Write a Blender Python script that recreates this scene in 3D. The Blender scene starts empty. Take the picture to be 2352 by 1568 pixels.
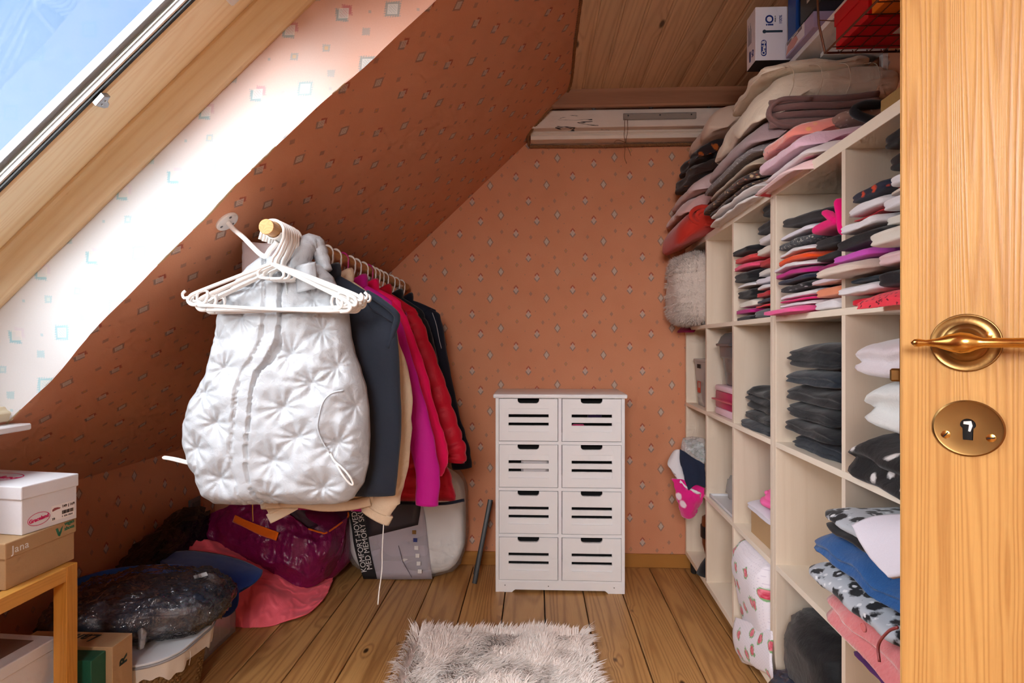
import bpy, bmesh, math, random
from mathutils import Matrix, Vector, noise as mnoise
random.seed(7)
PI = math.pi
SC = bpy.context.scene
COL = SC.collection

# ------------------------------------------------------------------ camera
FOC, CAM_H = 1307.0, 1.09
YAW = math.atan(55 / FOC)
cam_d = bpy.data.cameras.new('camera')
cam_d.sensor_width = 36.0
cam_d.lens = FOC / 2352 * 36
cam_d.shift_y = 4 / 2352
cam_d.clip_start = 0.05
cam = bpy.data.objects.new('camera', cam_d)
COL.objects.link(cam)
cam.location = (0, 0, CAM_H)
cam.rotation_euler = (PI / 2, 0, YAW)
SC.camera = cam

# ------------------------------------------------------------------ sky
world = bpy.data.worlds.new('sky')
SC.world = world
world.use_nodes = True
wn, wl = world.node_tree.nodes, world.node_tree.links
wn.clear()
w_out = wn.new('ShaderNodeOutputWorld')
w_bg = wn.new('ShaderNodeBackground')
w_tc = wn.new('ShaderNodeTexCoord')
w_sep = wn.new('ShaderNodeSeparateXYZ')
w_rmp = wn.new('ShaderNodeValToRGB')
wl.new(w_tc.outputs['Generated'], w_sep.inputs[0])
wl.new(w_sep.outputs['Z'], w_rmp.inputs[0])
w_rmp.color_ramp.elements[0].position = 0.05
w_rmp.color_ramp.elements[0].color = (0.62, 0.82, 1.0, 1)
w_rmp.color_ramp.elements[1].position = 0.60
w_rmp.color_ramp.elements[1].color = (0.25, 0.46, 0.88, 1)
wl.new(w_rmp.outputs[0], w_bg.inputs[0])
w_bg.inputs[1].default_value = 0.80
wl.new(w_bg.outputs[0], w_out.inputs[0])

# ------------------------------------------------------------------ lights
def add_light(name, kind, loc, rot, energy, color, **kw):
    d = bpy.data.lights.new(name, kind)
    d.energy = energy
    d.color = color
    for k, v in kw.items():
        setattr(d, k, v)
    o = bpy.data.objects.new(name, d)
    COL.objects.link(o)
    o.location = loc
    o.rotation_euler = rot
    return o

SUN_DIR = Vector((0.64, 0.54, -0.56)).normalized()
sun = add_light('sun', 'SUN', (-3, -2, 4), (0, 0, 0), 13.0, (0.95, 0.98, 1.0), angle=math.radians(85))
sun.rotation_euler = (-SUN_DIR).to_track_quat('Z', 'Y').to_euler()
# added fill light, unseen on the landing behind the camera
landing = add_light('landing_fill', 'AREA', (-0.35, -2.0, 2.0), (0, 0, 0), 72.0, (0.98, 0.98, 1.0), shape='DISK', size=1.1)
landing.rotation_euler = (Vector((-0.35, -2.0, 2.0)) - Vector((0.0, 2.3, 0.9))).to_track_quat('Z', 'Y').to_euler()

vs = SC.view_settings
vs.view_transform = 'Standard'
vs.look = 'None'
vs.exposure = 0.50
vs.gamma = 1.0
vs.use_curve_mapping = False
cy = SC.cycles
cy.max_bounces, cy.diffuse_bounces, cy.glossy_bounces, cy.transmission_bounces, cy.transparent_max_bounces = 5, 4, 2, 3, 10
cy.caustics_reflective = cy.caustics_refractive = False
cy.sample_clamp_indirect = 8.0
cy.use_adaptive_sampling = True
cy.adaptive_threshold = 0.09
cy.adaptive_min_samples = 10

# ------------------------------------------------------------------ geometry helpers
def at(px, py, y):
    """point of the room seen at photo pixel (px, py) on the vertical plane Y = y"""
    cx, cz = (px - 1176) / FOC, (788 - py) / FOC
    dx = -math.sin(YAW) + math.cos(YAW) * cx
    dy = math.cos(YAW) + math.sin(YAW) * cx
    t = y / dy
    return Vector((dx * t, y, CAM_H + cz * t))

def tf(M, g):
    return ([tuple(M @ Vector(v)) for v in g[0]], g[1])

def mv(x, y, z, g):
    return ([(v[0] + x, v[1] + y, v[2] + z) for v in g[0]], g[1])

def rz(a):
    return Matrix.Rotation(a, 4, 'Z')

def frame(o, xa, ya):
    """matrix with local x along xa, local y along ya (made square), origin o"""
    x = Vector(xa).normalized()
    z = x.cross(Vector(ya)).normalized()
    y = z.cross(x)
    return Matrix(((x.x, y.x, z.x, o[0]), (x.y, y.y, z.y, o[1]), (x.z, y.z, z.z, o[2]), (0, 0, 0, 1)))

def join(*gs):
    V, F = [], []
    for g in gs:
        n = len(V)
        V += list(g[0])
        F += [tuple(i + n for i in f) for f in g[1]]
    return V, F

def bm_out(bm):
    bm.verts.index_update()
    g = ([tuple(v.co) for v in bm.verts], [tuple(v.index for v in f.verts) for f in bm.faces])
    bm.free()
    return g

def bx(x0, x1, y0, y1, z0, z1, bev=0.0, seg=1):
    bm = bmesh.new()
    bmesh.ops.create_cube(bm, size=1.0)
    for v in bm.verts:
        v.co = ((x0 + x1) / 2 + v.co.x * (x1 - x0), (y0 + y1) / 2 + v.co.y * (y1 - y0), (z0 + z1) / 2 + v.co.z * (z1 - z0))
    if bev > 0:
        bmesh.ops.bevel(bm, geom=list(bm.edges), offset=bev, segments=seg, profile=0.5, affect='EDGES')
    return bm_out(bm)

def prism(poly, z0, z1, bev=0.0, seg=1):
    """outline in xy extruded from z0 to z1"""
    bm = bmesh.new()
    lo = [bm.verts.new((p[0], p[1], z0)) for p in poly]
    f = bm.faces.new(lo)
    r = bmesh.ops.extrude_face_region(bm, geom=[f])
    for v in r['geom']:
        if isinstance(v, bmesh.types.BMVert):
            v.co.z = z1
    bmesh.ops.recalc_face_normals(bm, faces=bm.faces)
    if bev > 0:
        ed = [e for e in bm.edges if abs(e.verts[0].co.z - e.verts[1].co.z) < 1e-9]
        bmesh.ops.bevel(bm, geom=ed, offset=bev, segments=seg, profile=0.5, affect='EDGES')
    return bm_out(bm)

def spline(pts, n):
    """Catmull-Rom through pts, n samples"""
    P = [Vector(p) for p in pts]
    P = [P[0] * 2 - P[1]] + P + [P[-1] * 2 - P[-2]]
    m = len(P) - 3
    out = []
    for i in range(n):
        t = i / (n - 1) * m
        k = min(int(t), m - 1)
        s = t - k
        a, b, c, d = P[k:k + 4]
        out.append(0.5 * ((2 * b) + (c - a) * s + (2 * a - 5 * b + 4 * c - d) * s * s + (3 * b - a - 3 * c + d) * s ** 3))
    return out

def tube(pts, r, n=8, cap=True, flat=None, closed=False):
    """swept round (or flat: (width, thickness), up vector) section along points"""
    P = [Vector(p) for p in pts]
    V, F = [], []
    m = len(P)
    T = []
    for i in range(m):
        if closed:
            t = P[(i + 1) % m] - P[i - 1]
        else:
            t = P[min(i + 1, m - 1)] - P[max(i - 1, 0)]
        T.append(t.normalized())
    ref = Vector((0, 0, 1)) if abs(T[0].z) < 0.9 else Vector((0, 1, 0))
    nrm = (ref - T[0] * ref.dot(T[0])).normalized()
    for i in range(m):
        nrm = (nrm - T[i] * nrm.dot(T[i])).normalized()
        b = T[i].cross(nrm)
        rr = r[i] if isinstance(r, (list, tuple)) else r
        for k in range(n):
            a = 2 * PI * k / n
            if flat:
                V.append(tuple(P[i] + nrm * math.cos(a) * flat[0] + b * math.sin(a) * flat[1]))
            else:
                V.append(tuple(P[i] + nrm * math.cos(a) * rr + b * math.sin(a) * rr))
    for i in range(m - (0 if closed else 1)):
        j = (i + 1) % m
        for k in range(n):
            F.append((i * n + k, i * n + (k + 1) % n, j * n + (k + 1) % n, j * n + k))
    if cap and not closed:
        F.append(tuple(range(n - 1, -1, -1)))
        F.append(tuple((m - 1) * n + k for k in range(n)))
    return V, F

def lathe(prof, n=24):
    """profile [(r, z)] turned round z"""
    V, F = [], []
    for r, z in prof:
        for k in range(n):
            a = 2 * PI * k / n
            V.append((r * math.cos(a), r * math.sin(a), z))
    for i in range(len(prof) - 1):
        for k in range(n):
            F.append((i * n + k, i * n + (k + 1) % n, (i + 1) * n + (k + 1) % n, (i + 1) * n + k))
    F.append(tuple(range(n - 1, -1, -1)))
    F.append(tuple((len(prof) - 1) * n + k for k in range(n)))
    return V, F

def surf(fn, nu, nv, thick=None):
    """grid surface fn(u, v) with u, v in 0..1; thick(u,v) or number adds a back face"""
    V = [tuple(fn(i / (nu - 1), j / (nv - 1))) for j in range(nv) for i in range(nu)]
    F = [(j * nu + i, j * nu + i + 1, (j + 1) * nu + i + 1, (j + 1) * nu + i) for j in range(nv - 1) for i in range(nu - 1)]
    if thick is None:
        return V, F
    bm = bmesh.new()
    vs_ = [bm.verts.new(v) for v in V]
    for f in F:
        try:
            bm.faces.new([vs_[i] for i in f])
        except ValueError:
            pass
    bm.normal_update()
    bmesh.ops.solidify(bm, geom=list(bm.faces), thickness=thick)
    return bm_out(bm)

def loft(rings, cap=True):
    V, F = [], []
    n = len(rings[0])
    for r in rings:
        V += [tuple(p) for p in r]
    for i in range(len(rings) - 1):
        for k in range(n):
            F.append((i * n + k, i * n + (k + 1) % n, (i + 1) * n + (k + 1) % n, (i + 1) * n + k))
    if cap:
        F.append(tuple(range(n - 1, -1, -1)))
        F.append(tuple((len(rings) - 1) * n + k for k in range(n)))
    return V, F

def nz(x, y, z, s=1.0, seed=0.0):
    return mnoise.noise(Vector((x * s + seed * 3.17, y * s - seed * 1.73, z * s + seed * 0.91)))

# ------------------------------------------------------------------ object helpers
def link_mesh(name, g, m, smooth=True, uv=None, fix=True):
    me = bpy.data.meshes.new(name)
    me.from_pydata([tuple(v) for v in g[0]], [], [tuple(f) for f in g[1]])
    if fix:
        bm = bmesh.new()
        bm.from_mesh(me)
        bmesh.ops.recalc_face_normals(bm, faces=bm.faces)
        bm.to_mesh(me)
        bm.free()
    if uv:
        lay = me.uv_layers.new(name='UVMap')
        for lp in me.loops:
            lay.data[lp.index].uv = uv(me.vertices[lp.vertex_index].co)
    if m:
        me.materials.append(m)
    if smooth:
        for p in me.polygons:
            p.use_smooth = True
        if smooth != 'all':
            me.set_sharp_from_angle(angle=math.radians(38))
    o = bpy.data.objects.new(name, me)
    COL.objects.link(o)
    return o

def tag(o, label=None, cat=None, group=None, kind=None):
    if label:
        o['label'] = label
    if cat:
        o['category'] = cat
    if group:
        o['group'] = group
    if kind:
        o['kind'] = kind
    return o

def thing(name, label, cat, loc=(0, 0, 0), rot=0.0, group=None, M=None):
    o = bpy.data.objects.new(name, None)
    o.empty_display_size = 0.05
    COL.objects.link(o)
    if M is not None:
        o.matrix_world = M
    else:
        o.location = loc
        o.rotation_euler = (0, 0, rot)
    return tag(o, label, cat, group)

def part(name, g, m, parent, smooth=True, label=None, kind=None, uv=None, fix=True):
    o = link_mesh(name, g, m, smooth, uv, fix)
    o.parent = parent
    return tag(o, label, None, None, kind)

def single(name, g, m, label, cat, loc=(0, 0, 0), rot=0.0, group=None, smooth=True, kind=None, M=None, uv=None):
    o = link_mesh(name, g, m, smooth, uv)
    if M is not None:
        o.matrix_world = M
    else:
        o.location = loc
        o.rotation_euler = (0, 0, rot)
    return tag(o, label, cat, group, kind)

def structure(name, g, m, parent=None, smooth=False, uv=None, label=None, fix=True):
    o = link_mesh(name, g, m, smooth, uv, fix)
    if parent:
        o.parent = parent
    else:
        o['kind'] = 'structure'
    if label:
        o['label'] = label
    return o

def copy_tree(o, parent=None):
    c = o.copy()
    COL.objects.link(c)
    c.parent = parent
    for ch in [k for k in SC.objects if k.parent == o]:
        copy_tree(ch, c)
    return c

def text(s, size, m, parent, M, name='lettering', extrude=0.0004, align='CENTER', shear=0.0, bold=0.0, space=1.0, sx=1.0):
    cu = bpy.data.curves.new('tmp_text', 'FONT')
    cu.body = s
    cu.size = size
    cu.extrude = extrude
    cu.align_x = align
    cu.align_y = 'CENTER'
    cu.shear = shear
    cu.offset = bold
    cu.space_character = space
    cu.resolution_u = 4
    to = bpy.data.objects.new('tmp_text', cu)
    COL.objects.link(to)
    dg = bpy.context.evaluated_depsgraph_get()
    dg.update()
    me = bpy.data.meshes.new_from_object(to.evaluated_get(dg))
    bpy.data.objects.remove(to)
    bpy.data.curves.remove(cu)
    me.transform(M @ Matrix.Diagonal((sx, 1, 1, 1)))
    me.materials.clear()
    me.materials.append(m)
    o = bpy.data.objects.new(name, me)
    COL.objects.link(o)
    o.parent = parent
    return o
# ------------------------------------------------------------------ materials
def srgb(r, g, b):
    f = lambda c: (c / 255 / 12.92) if c / 255 <= 0.04045 else ((c / 255 + 0.055) / 1.055) ** 2.4
    return (f(r), f(g), f(b), 1.0)

class NT:
    """small node-tree builder"""
    def __init__(s, name):
        s.m = bpy.data.materials.new(name)
        s.m.use_nodes = True
        s.t = s.m.node_tree
        s.b = s.t.nodes['Principled BSDF']
        s.out = s.t.nodes['Material Output']
    def n(s, ty, **kw):
        x = s.t.nodes.new(ty)
        for k, v in kw.items():
            setattr(x, k, v)
        return x
    def set(s, sock, v):
        if hasattr(v, 'is_output') or isinstance(v, bpy.types.NodeSocket):
            s.t.links.new(v, sock)
        elif v is not None:
            sock.default_value = v
    def math(s, op, a, b=None, c=None, clamp=False):
        x = s.n('ShaderNodeMath', operation=op, use_clamp=clamp)
        for i, v in enumerate((a, b, c)):
            if v is not None:
                s.set(x.inputs[i], v)
        return x.outputs[0]
    def mix(s, f, a, b, mode='MIX'):
        x = s.n('ShaderNodeMix', data_type='RGBA', blend_type=mode)
        s.set(x.inputs[0], f)
        s.set(x.inputs[6], a)
        s.set(x.inputs[7], b)
        return x.outputs[2]
    def ramp(s, f, stops):
        x = s.n('ShaderNodeValToRGB')
        el = x.color_ramp.elements
        while len(el) < len(stops):
            el.new(0.5)
        for e, (p, c) in zip(el, stops):
            e.position = p
            e.color = c
        s.set(x.inputs[0], f)
        return x.outputs[0]
    def coord(s, kind='Object', scale=(1, 1, 1), loc=(0, 0, 0), rot=(0, 0, 0), rnd=False):
        tc = s.n('ShaderNodeTexCoord')
        v = tc.outputs[kind]
        if rnd:
            oi = s.n('ShaderNodeObjectInfo')
            k = s.n('ShaderNodeVectorMath', operation='MULTIPLY_ADD')
            k.inputs[1].default_value = (37.0, 51.0, 23.0)
            cb = s.n('ShaderNodeCombineXYZ')
            for i in range(3):
                s.t.links.new(oi.outputs['Random'], cb.inputs[i])
            s.t.links.new(cb.outputs[0], k.inputs[0])
            s.t.links.new(v, k.inputs[2])
            v = k.outputs[0]
        mp = s.n('ShaderNodeMapping')
        mp.inputs['Scale'].default_value = scale
        mp.inputs['Location'].default_value = loc
        mp.inputs['Rotation'].default_value = rot
        s.t.links.new(v, mp.inputs[0])
        return mp.outputs[0]
    def noise(s, v, scale, detail=3, rough=0.55, dist=0.0):
        x = s.n('ShaderNodeTexNoise')
        s.t.links.new(v, x.inputs['Vector'])
        x.inputs['Scale'].default_value = scale
        x.inputs['Detail'].default_value = detail
        x.inputs['Roughness'].default_value = rough
        x.inputs['Distortion'].default_value = dist
        return x.outputs['Fac']
    def vor(s, v, scale, feature='F1', out='Distance', rand=1.0):
        x = s.n('ShaderNodeTexVoronoi', feature=feature)
        s.t.links.new(v, x.inputs['Vector'])
        x.inputs['Scale'].default_value = scale
        x.inputs['Randomness'].default_value = rand
        return x.outputs[out]
    def bump(s, h, strength=0.3, dist=0.01):
        x = s.n('ShaderNodeBump')
        x.inputs['Strength'].default_value = strength
        x.inputs['Distance'].default_value = dist
        s.t.links.new(h, x.inputs['Height'])
        s.t.links.new(x.outputs[0], s.b.inputs['Normal'])
    def base(s, c):
        s.set(s.b.inputs['Base Color'], c)
    def p(s, **kw):
        for k, v in kw.items():
            s.set(s.b.inputs[k.replace('_', ' ')], v)
        return s

MATS = {}

def plain(name, col, rough=0.6, metal=0.0, spec=0.5, coat=0.0):
    if name in MATS:
        return MATS[name]
    t = NT(name)
    t.base(col)
    t.p(Roughness=rough, Metallic=metal, Coat_Weight=coat)
    t.b.inputs['Specular IOR Level'].default_value = spec
    MATS[name] = t.m
    return t.m

def cloth(name, col, col2=None, weave=900.0, bump=0.25, rough=0.9, sheen=0.25, fold=0.35, fscale=16.0, spec=0.2):
    """woven cloth: soft folds, thread grain, slight tone shift"""
    if name in MATS:
        return MATS[name]
    t = NT(name)
    v = t.coord('Object', rnd=True)
    n1 = t.noise(v, fscale, 4, 0.6, 0.6)
    n2 = t.noise(v, weave, 2, 0.5)
    c2 = col2 or tuple(c * 0.72 for c in col[:3]) + (1,)
    t.base(t.mix(t.math('MULTIPLY', n2, 0.55), col, c2))
    h = t.math('ADD', t.math('MULTIPLY', n1, fold), t.math('MULTIPLY', n2, 0.06))
    t.bump(h, bump, 0.02)
    t.p(Roughness=rough, Sheen_Weight=sheen)
    t.b.inputs['Specular IOR Level'].default_value = spec
    MATS[name] = t.m
    return t.m

def spotted(name, col, spots, scale=30.0, thr=0.3, stretch=(1, 1, 1), bump=0.25, soft=0.05, fold=0.3, sheen=0.2, distort=0.0):
    """cloth printed with blotches: spots = [(colour, voronoi scale, threshold)]"""
    if name in MATS:
        return MATS[name]
    t = NT(name)
    v = t.coord('Object', scale=stretch, rnd=True)
    c = col
    for i, (sc_, vs_, th_) in enumerate(spots):
        off = t.n('ShaderNodeVectorMath', operation='ADD')
        off.inputs[1].default_value = (i * 7.3, i * 3.1, i * 5.7)
        t.t.links.new(v, off.inputs[0])
        vv = off.outputs[0]
        d = t.vor(vv, vs_)
        if distort:
            d = t.math('ADD', d, t.math('MULTIPLY', t.math('SUBTRACT', t.noise(vv, vs_ * 2.3, 3), 0.5), distort))
        f = t.math('DIVIDE', t.math('SUBTRACT', th_ + soft, d), soft * 2, clamp=True)
        c = t.mix(f, c, sc_)
    t.base(c)
    n1 = t.noise(v, 16, 4, 0.6, 0.6)
    t.bump(t.math('MULTIPLY', n1, fold), bump, 0.02)
    t.p(Roughness=0.9, Sheen_Weight=sheen)
    t.b.inputs['Specular IOR Level'].default_value = 0.2
    MATS[name] = t.m
    return t.m

def furry(name, col, col2, scale=160.0):
    if name in MATS:
        return MATS[name]
    t = NT(name)
    v = t.coord('Object', rnd=True)
    n1 = t.noise(v, 14, 3, 0.6, 0.5)
    n2 = t.noise(v, scale, 4, 0.7, 1.2)
    t.base(t.mix(t.math('ADD', t.math('MULTIPLY', n1, 0.6), t.math('MULTIPLY', n2, 0.5)), col, col2))
    t.bump(t.math('ADD', t.math('MULTIPLY', n1, 0.8), t.math('MULTIPLY', n2, 0.35)), 0.7, 0.02)
    t.p(Roughness=1.0, Sheen_Weight=0.5)
    t.b.inputs['Specular IOR Level'].default_value = 0.1
    MATS[name] = t.m
    return t.m

def wood(name, light, dark, axis='Y', grain=26.0, rough=0.45, knots=None, knot_size=0.10, contrast=1.0, ring=0.6, along=0.045, spec=0.4, knot_scale=(5.0, 1.5)):
    """sawn softwood: stretched rings, fine fibre, sparse knots; axis = grain direction"""
    if name in MATS:
        return MATS[name]
    t = NT(name)
    sc_ = {'X': (along, 1, 1), 'Y': (1, along, 1), 'Z': (1, 1, along)}[axis]
    v = t.coord('Object', scale=sc_, rnd=True)
    kf = None
    if knots is not None:
        ks = {'X': (knot_scale[1], knot_scale[0], 0.6), 'Y': (knot_scale[0], knot_scale[1], 0.6), 'Z': (knot_scale[0], 0.6, knot_scale[1])}[axis]
        kv = t.coord('Object', scale=ks, rnd=True)
        kd = t.vor(kv, 1.0)
        kf = t.math('DIVIDE', t.math('SUBTRACT', knot_size, kd), knot_size * 0.5, clamp=True)
        kr = t.math('DIVIDE', t.math('SUBTRACT', knot_size * 3.0, kd), knot_size * 3.0, clamp=True)
    big = t.noise(v, grain * 0.16, 2, 0.5, 0.3)
    ph = t.math('MULTIPLY', big, grain * ring * 6)
    if kf is not None:
        ph = t.math('ADD', ph, t.math('MULTIPLY', kr, 9.0))
    rings = t.math('MULTIPLY_ADD', t.math('SINE', ph), 0.5, 0.5)
    rings = t.math('POWER', rings, 2.2)
    fib = t.noise(v, grain * 9, 3, 0.6)
    tone = t.noise(v, grain * 0.35, 2, 0.5)
    f = t.math('ADD', t.math('MULTIPLY', rings, 0.42 * contrast), t.math('MULTIPLY', t.math('SUBTRACT', fib, 0.42), 0.55 * contrast))
    f = t.math('ADD', f, t.math('MULTIPLY', t.math('SUBTRACT', tone, 0.45), 0.8), clamp=True)
    c = t.mix(f, light, dark)
    if kf is not None:
        c = t.mix(kf, c, tuple(x * 0.28 for x in dark[:3]) + (1,))
    oi = t.n('ShaderNodeObjectInfo')
    hsv = t.n('ShaderNodeHueSaturation')
    t.set(hsv.inputs['Value'], t.math('MULTIPLY_ADD', oi.outputs['Random'], 0.22, 0.89))
    t.set(hsv.inputs['Color'], c)
    t.base(hsv.outputs[0])
    t.bump(t.math('ADD', t.math('MULTIPLY', rings, 0.4), t.math('MULTIPLY', fib, 0.5)), 0.12, 0.004)
    t.p(Roughness=rough)
    t.b.inputs['Specular IOR Level'].default_value = spec
    MATS[name] = t.m
    return t.m

def clear(name, col=(1, 1, 1, 1), gloss=0.12, rough=0.06, milk=0.0, bump=0.0, bscale=14.0, fres=0.9):
    """thin see-through film or glass"""
    if name in MATS:
        return MATS[name]
    t = NT(name)
    tr = t.n('ShaderNodeBsdfTransparent')
    tr.inputs[0].default_value = col
    gl = t.n('ShaderNodeBsdfGlossy')
    gl.inputs['Roughness'].default_value = rough
    fr = t.n('ShaderNodeFresnel')
    fr.inputs[0].default_value = 1.45
    if bump:
        v = t.coord('Object')
        b = t.n('ShaderNodeBump')
        b.inputs['Strength'].default_value = bump
        b.inputs['Distance'].default_value = 0.02
        t.t.links.new(t.noise(v, bscale, 4, 0.65, 1.5), b.inputs['Height'])
        t.t.links.new(b.outputs[0], gl.inputs['Normal'])
        t.t.links.new(b.outputs[0], fr.inputs['Normal'])
    f = t.math('MULTIPLY_ADD', fr.outputs[0], fres, gloss, clamp=True)
    mx = t.n('ShaderNodeMixShader')
    t.t.links.new(f, mx.inputs[0])
    t.t.links.new(tr.outputs[0], mx.inputs[1])
    t.t.links.new(gl.outputs[0], mx.inputs[2])
    o = mx.outputs[0]
    if milk:
        df = t.n('ShaderNodeBsdfDiffuse')
        df.inputs[0].default_value = (0.9, 0.9, 0.9, 1)
        m2 = t.n('ShaderNodeMixShader')
        m2.inputs[0].default_value = milk
        t.t.links.new(o, m2.inputs[1])
        t.t.links.new(df.outputs[0], m2.inputs[2])
        o = m2.outputs[0]
    t.t.links.new(o, t.out.inputs[0])
    MATS[name] = t.m
    return t.m

# wallpaper: terracotta paper with woven-look diamonds, repeat 0.278 m; UV in metres
def wallpaper(name, ground, ground2, foot_pale=0.0, cell=0.278, kx=1.0, ky=1.0):
    t = NT(name)
    uv = t.n('ShaderNodeTexCoord').outputs['UV']
    L = t.t.links
    def vm(op, a, b=None, c=None):
        x = t.n('ShaderNodeVectorMath', operation=op)
        for i, v in enumerate((a, b, c)):
            if v is not None:
                t.set(x.inputs[i], v)
        return x.outputs['Value'] if op == 'DOT_PRODUCT' else x.outputs['Vector']
    h = cell / 2
    s = cell / 485.0
    def dia(mx_, my_, w, hh, dy=0.0):
        """diamond distance (1 at the rim) to the nearest repeat of a motif"""
        p = vm('WRAP', vm('SUBTRACT', uv, (mx_ * s, -my_ * s + dy, 0)), (h, h, 1), (-h, -h, -1))
        return vm('DOT_PRODUCT', vm('ABSOLUTE', p), (1 / w, 1 / hh, 0))
    def least(ds):
        r = ds[0]
        for d in ds[1:]:
            r = t.math('MINIMUM', r, d)
        return r
    def inside(d, r, q):
        return t.math('DIVIDE', t.math('SUBTRACT', r + q, d), 2 * q, clamp=True)
    fine = t.noise(uv, 260, 2, 0.7)
    soft = t.noise(uv, 5, 2, 0.6)
    sep = t.n('ShaderNodeSeparateXYZ')
    L.new(uv, sep.inputs[0])
    if foot_pale > 0:
        # paper turns paler and less red towards the foot of the window
        foot_mix = t.math('DIVIDE', t.math('SUBTRACT', t.math('MULTIPLY_ADD', soft, 0.5, 1.55), sep.outputs[1]), 0.75, clamp=True)
        pale = lambda c_, p_: t.mix(foot_mix, c_, p_)
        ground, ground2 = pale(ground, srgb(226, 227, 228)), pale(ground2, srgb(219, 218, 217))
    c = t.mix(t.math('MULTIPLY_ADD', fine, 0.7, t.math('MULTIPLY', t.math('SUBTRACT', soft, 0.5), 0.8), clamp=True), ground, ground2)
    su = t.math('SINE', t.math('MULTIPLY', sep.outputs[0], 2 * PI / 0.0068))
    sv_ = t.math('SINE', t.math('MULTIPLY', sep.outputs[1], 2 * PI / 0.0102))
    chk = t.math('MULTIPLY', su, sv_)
    if foot_pale > 0:
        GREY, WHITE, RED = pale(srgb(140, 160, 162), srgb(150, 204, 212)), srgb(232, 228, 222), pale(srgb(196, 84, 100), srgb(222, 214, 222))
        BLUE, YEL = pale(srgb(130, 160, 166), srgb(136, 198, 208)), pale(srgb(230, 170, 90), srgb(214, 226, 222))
    else:
        GREY, WHITE, RED, BLUE, YEL = srgb(140, 120, 110), srgb(224, 206, 190), srgb(160, 58, 54), srgb(122, 126, 126), srgb(212, 150, 80)
    W, Hh = 0.0150 * kx, 0.0225 * ky
    jag = t.math('MULTIPLY', chk, 0.16)
    greys, reds = [(0, 0), (93, 255)], [(403, 305), (330, 135), (223, 412)]
    dg = least([dia(a_, b_, W, Hh) for a_, b_ in greys])
    dr = least([dia(a_, b_, W, Hh) for a_, b_ in reds])
    du = least([dia(a_, b_, W * 0.8, Hh * 0.6, 0.011 * ky) for a_, b_ in reds])
    dd = least([dia(a_, b_, W * 0.9, Hh * 0.7, -0.006 * ky) for a_, b_ in reds])
    c = t.mix(t.math('MULTIPLY', inside(t.math('ADD', dg, jag), 1.1, 0.12), 0.75), c, GREY)
    c = t.mix(t.math('MULTIPLY', inside(t.math('ADD', dd, jag), 1.1, 0.15), 0.7), c, BLUE)
    c = t.mix(t.math('MULTIPLY', inside(t.math('ADD', du, jag), 1.0, 0.15), 0.7), c, RED)
    db = t.math('MINIMUM', dg, dr)
    c = t.mix(t.math('MULTIPLY', inside(db, 0.74, 0.06), 0.75), c, WHITE)
    ck = t.math('MULTIPLY', t.math('GREATER_THAN', t.math('ABSOLUTE', chk), 0.42), inside(db, 0.60, 0.05))
    c = t.mix(t.math('MULTIPLY', ck, 0.38), c, t.mix(t.math('LESS_THAN', dg, 1.0), RED, GREY))
    ds = least([dia(a_, b_, 0.0085 * kx, 0.0120 * ky) for a_, b_ in [(165, 77), (231, 197), (350, 445), (68, 135), (453, 205), (101, 397)]])
    c = t.mix(t.math('MULTIPLY', inside(t.math('ADD', ds, jag), 1.0, 0.14), 0.5), c, GREY)
    dy_ = least([dia(a_, b_, 0.0085 * kx, 0.0120 * ky) for a_, b_ in [(165, 77), (231, 197)]])
    c = t.mix(t.math('MULTIPLY', inside(dy_, 0.5, 0.1), 0.8), c, YEL)
    dt = least([dia(a_, b_, 0.0038 * kx, 0.0048 * ky) for a_, b_ in [(20, 180), (150, 330), (300, 280), (390, 110), (470, 440)]])
    c = t.mix(t.math('MULTIPLY', inside(dt, 0.9, 0.2), 0.45), c, GREY)
    t.base(c)
    t.p(Roughness=0.85)
    t.b.inputs['Specular IOR Level'].default_value = 0.25
    return t.m

PAPER = wallpaper('wallpaper', srgb(222, 156, 120), srgb(206, 134, 97))
PAPER_SLOPE = wallpaper('wallpaper_slope', srgb(226, 164, 130), srgb(211, 142, 106), kx=1.25, ky=0.85)  # same paper as the walls, missing bounce light put into its colour
PAPER_REVEAL = wallpaper('wallpaper_reveal', srgb(232, 186, 166), srgb(224, 170, 146), foot_pale=0.55, kx=1.45, ky=1.05)
FLOOR_WOOD = wood('floor_pine', srgb(204, 154, 94), srgb(140, 88, 42), 'Y', grain=30, rough=0.40, knots=1, knot_size=0.075, ring=0.9, contrast=1.15, knot_scale=(6.5, 3.4))
CEIL_WOOD = wood('ceiling_pine', srgb(226, 196, 158), srgb(182, 144, 108), 'Y', grain=34, rough=0.55, knots=1, knot_size=0.09, contrast=0.8, knot_scale=(8.0, 2.6))
TRIM_WOOD = wood('trim_pine', srgb(170, 122, 92), srgb(132, 88, 62), 'X', grain=30, rough=0.5, knots=1, knot_size=0.06)
BASE_WOOD = wood('baseboard_oak', srgb(178, 122, 58), srgb(132, 80, 30), 'X', grain=22, rough=0.4)
FRAME_WOOD = wood('window_pine', srgb(250, 232, 194), srgb(230, 196, 144), 'X', grain=40, rough=0.4, contrast=0.8)
DOOR_WOOD = wood('door_pine', srgb(204, 156, 92), srgb(156, 100, 46), 'Z', grain=70, rough=0.35, knots=1, knot_size=0.05, contrast=1.0, ring=0.8, along=0.022, knot_scale=(6.0, 1.6))
RACK_WOOD = wood('rack_wood', srgb(206, 146, 64), srgb(176, 112, 36), 'Z', grain=60, rough=0.35, contrast=0.6)
MAPLE = wood('maple_laminate', srgb(234, 218, 198), srgb(216, 196, 172), 'Z', grain=36, rough=0.45, contrast=0.45, ring=0.3)
MAPLE_EDGE = wood('maple_edge', srgb(242, 230, 212), srgb(228, 212, 190), 'Y', grain=36, rough=0.45, contrast=0.35, ring=0.3)
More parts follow.
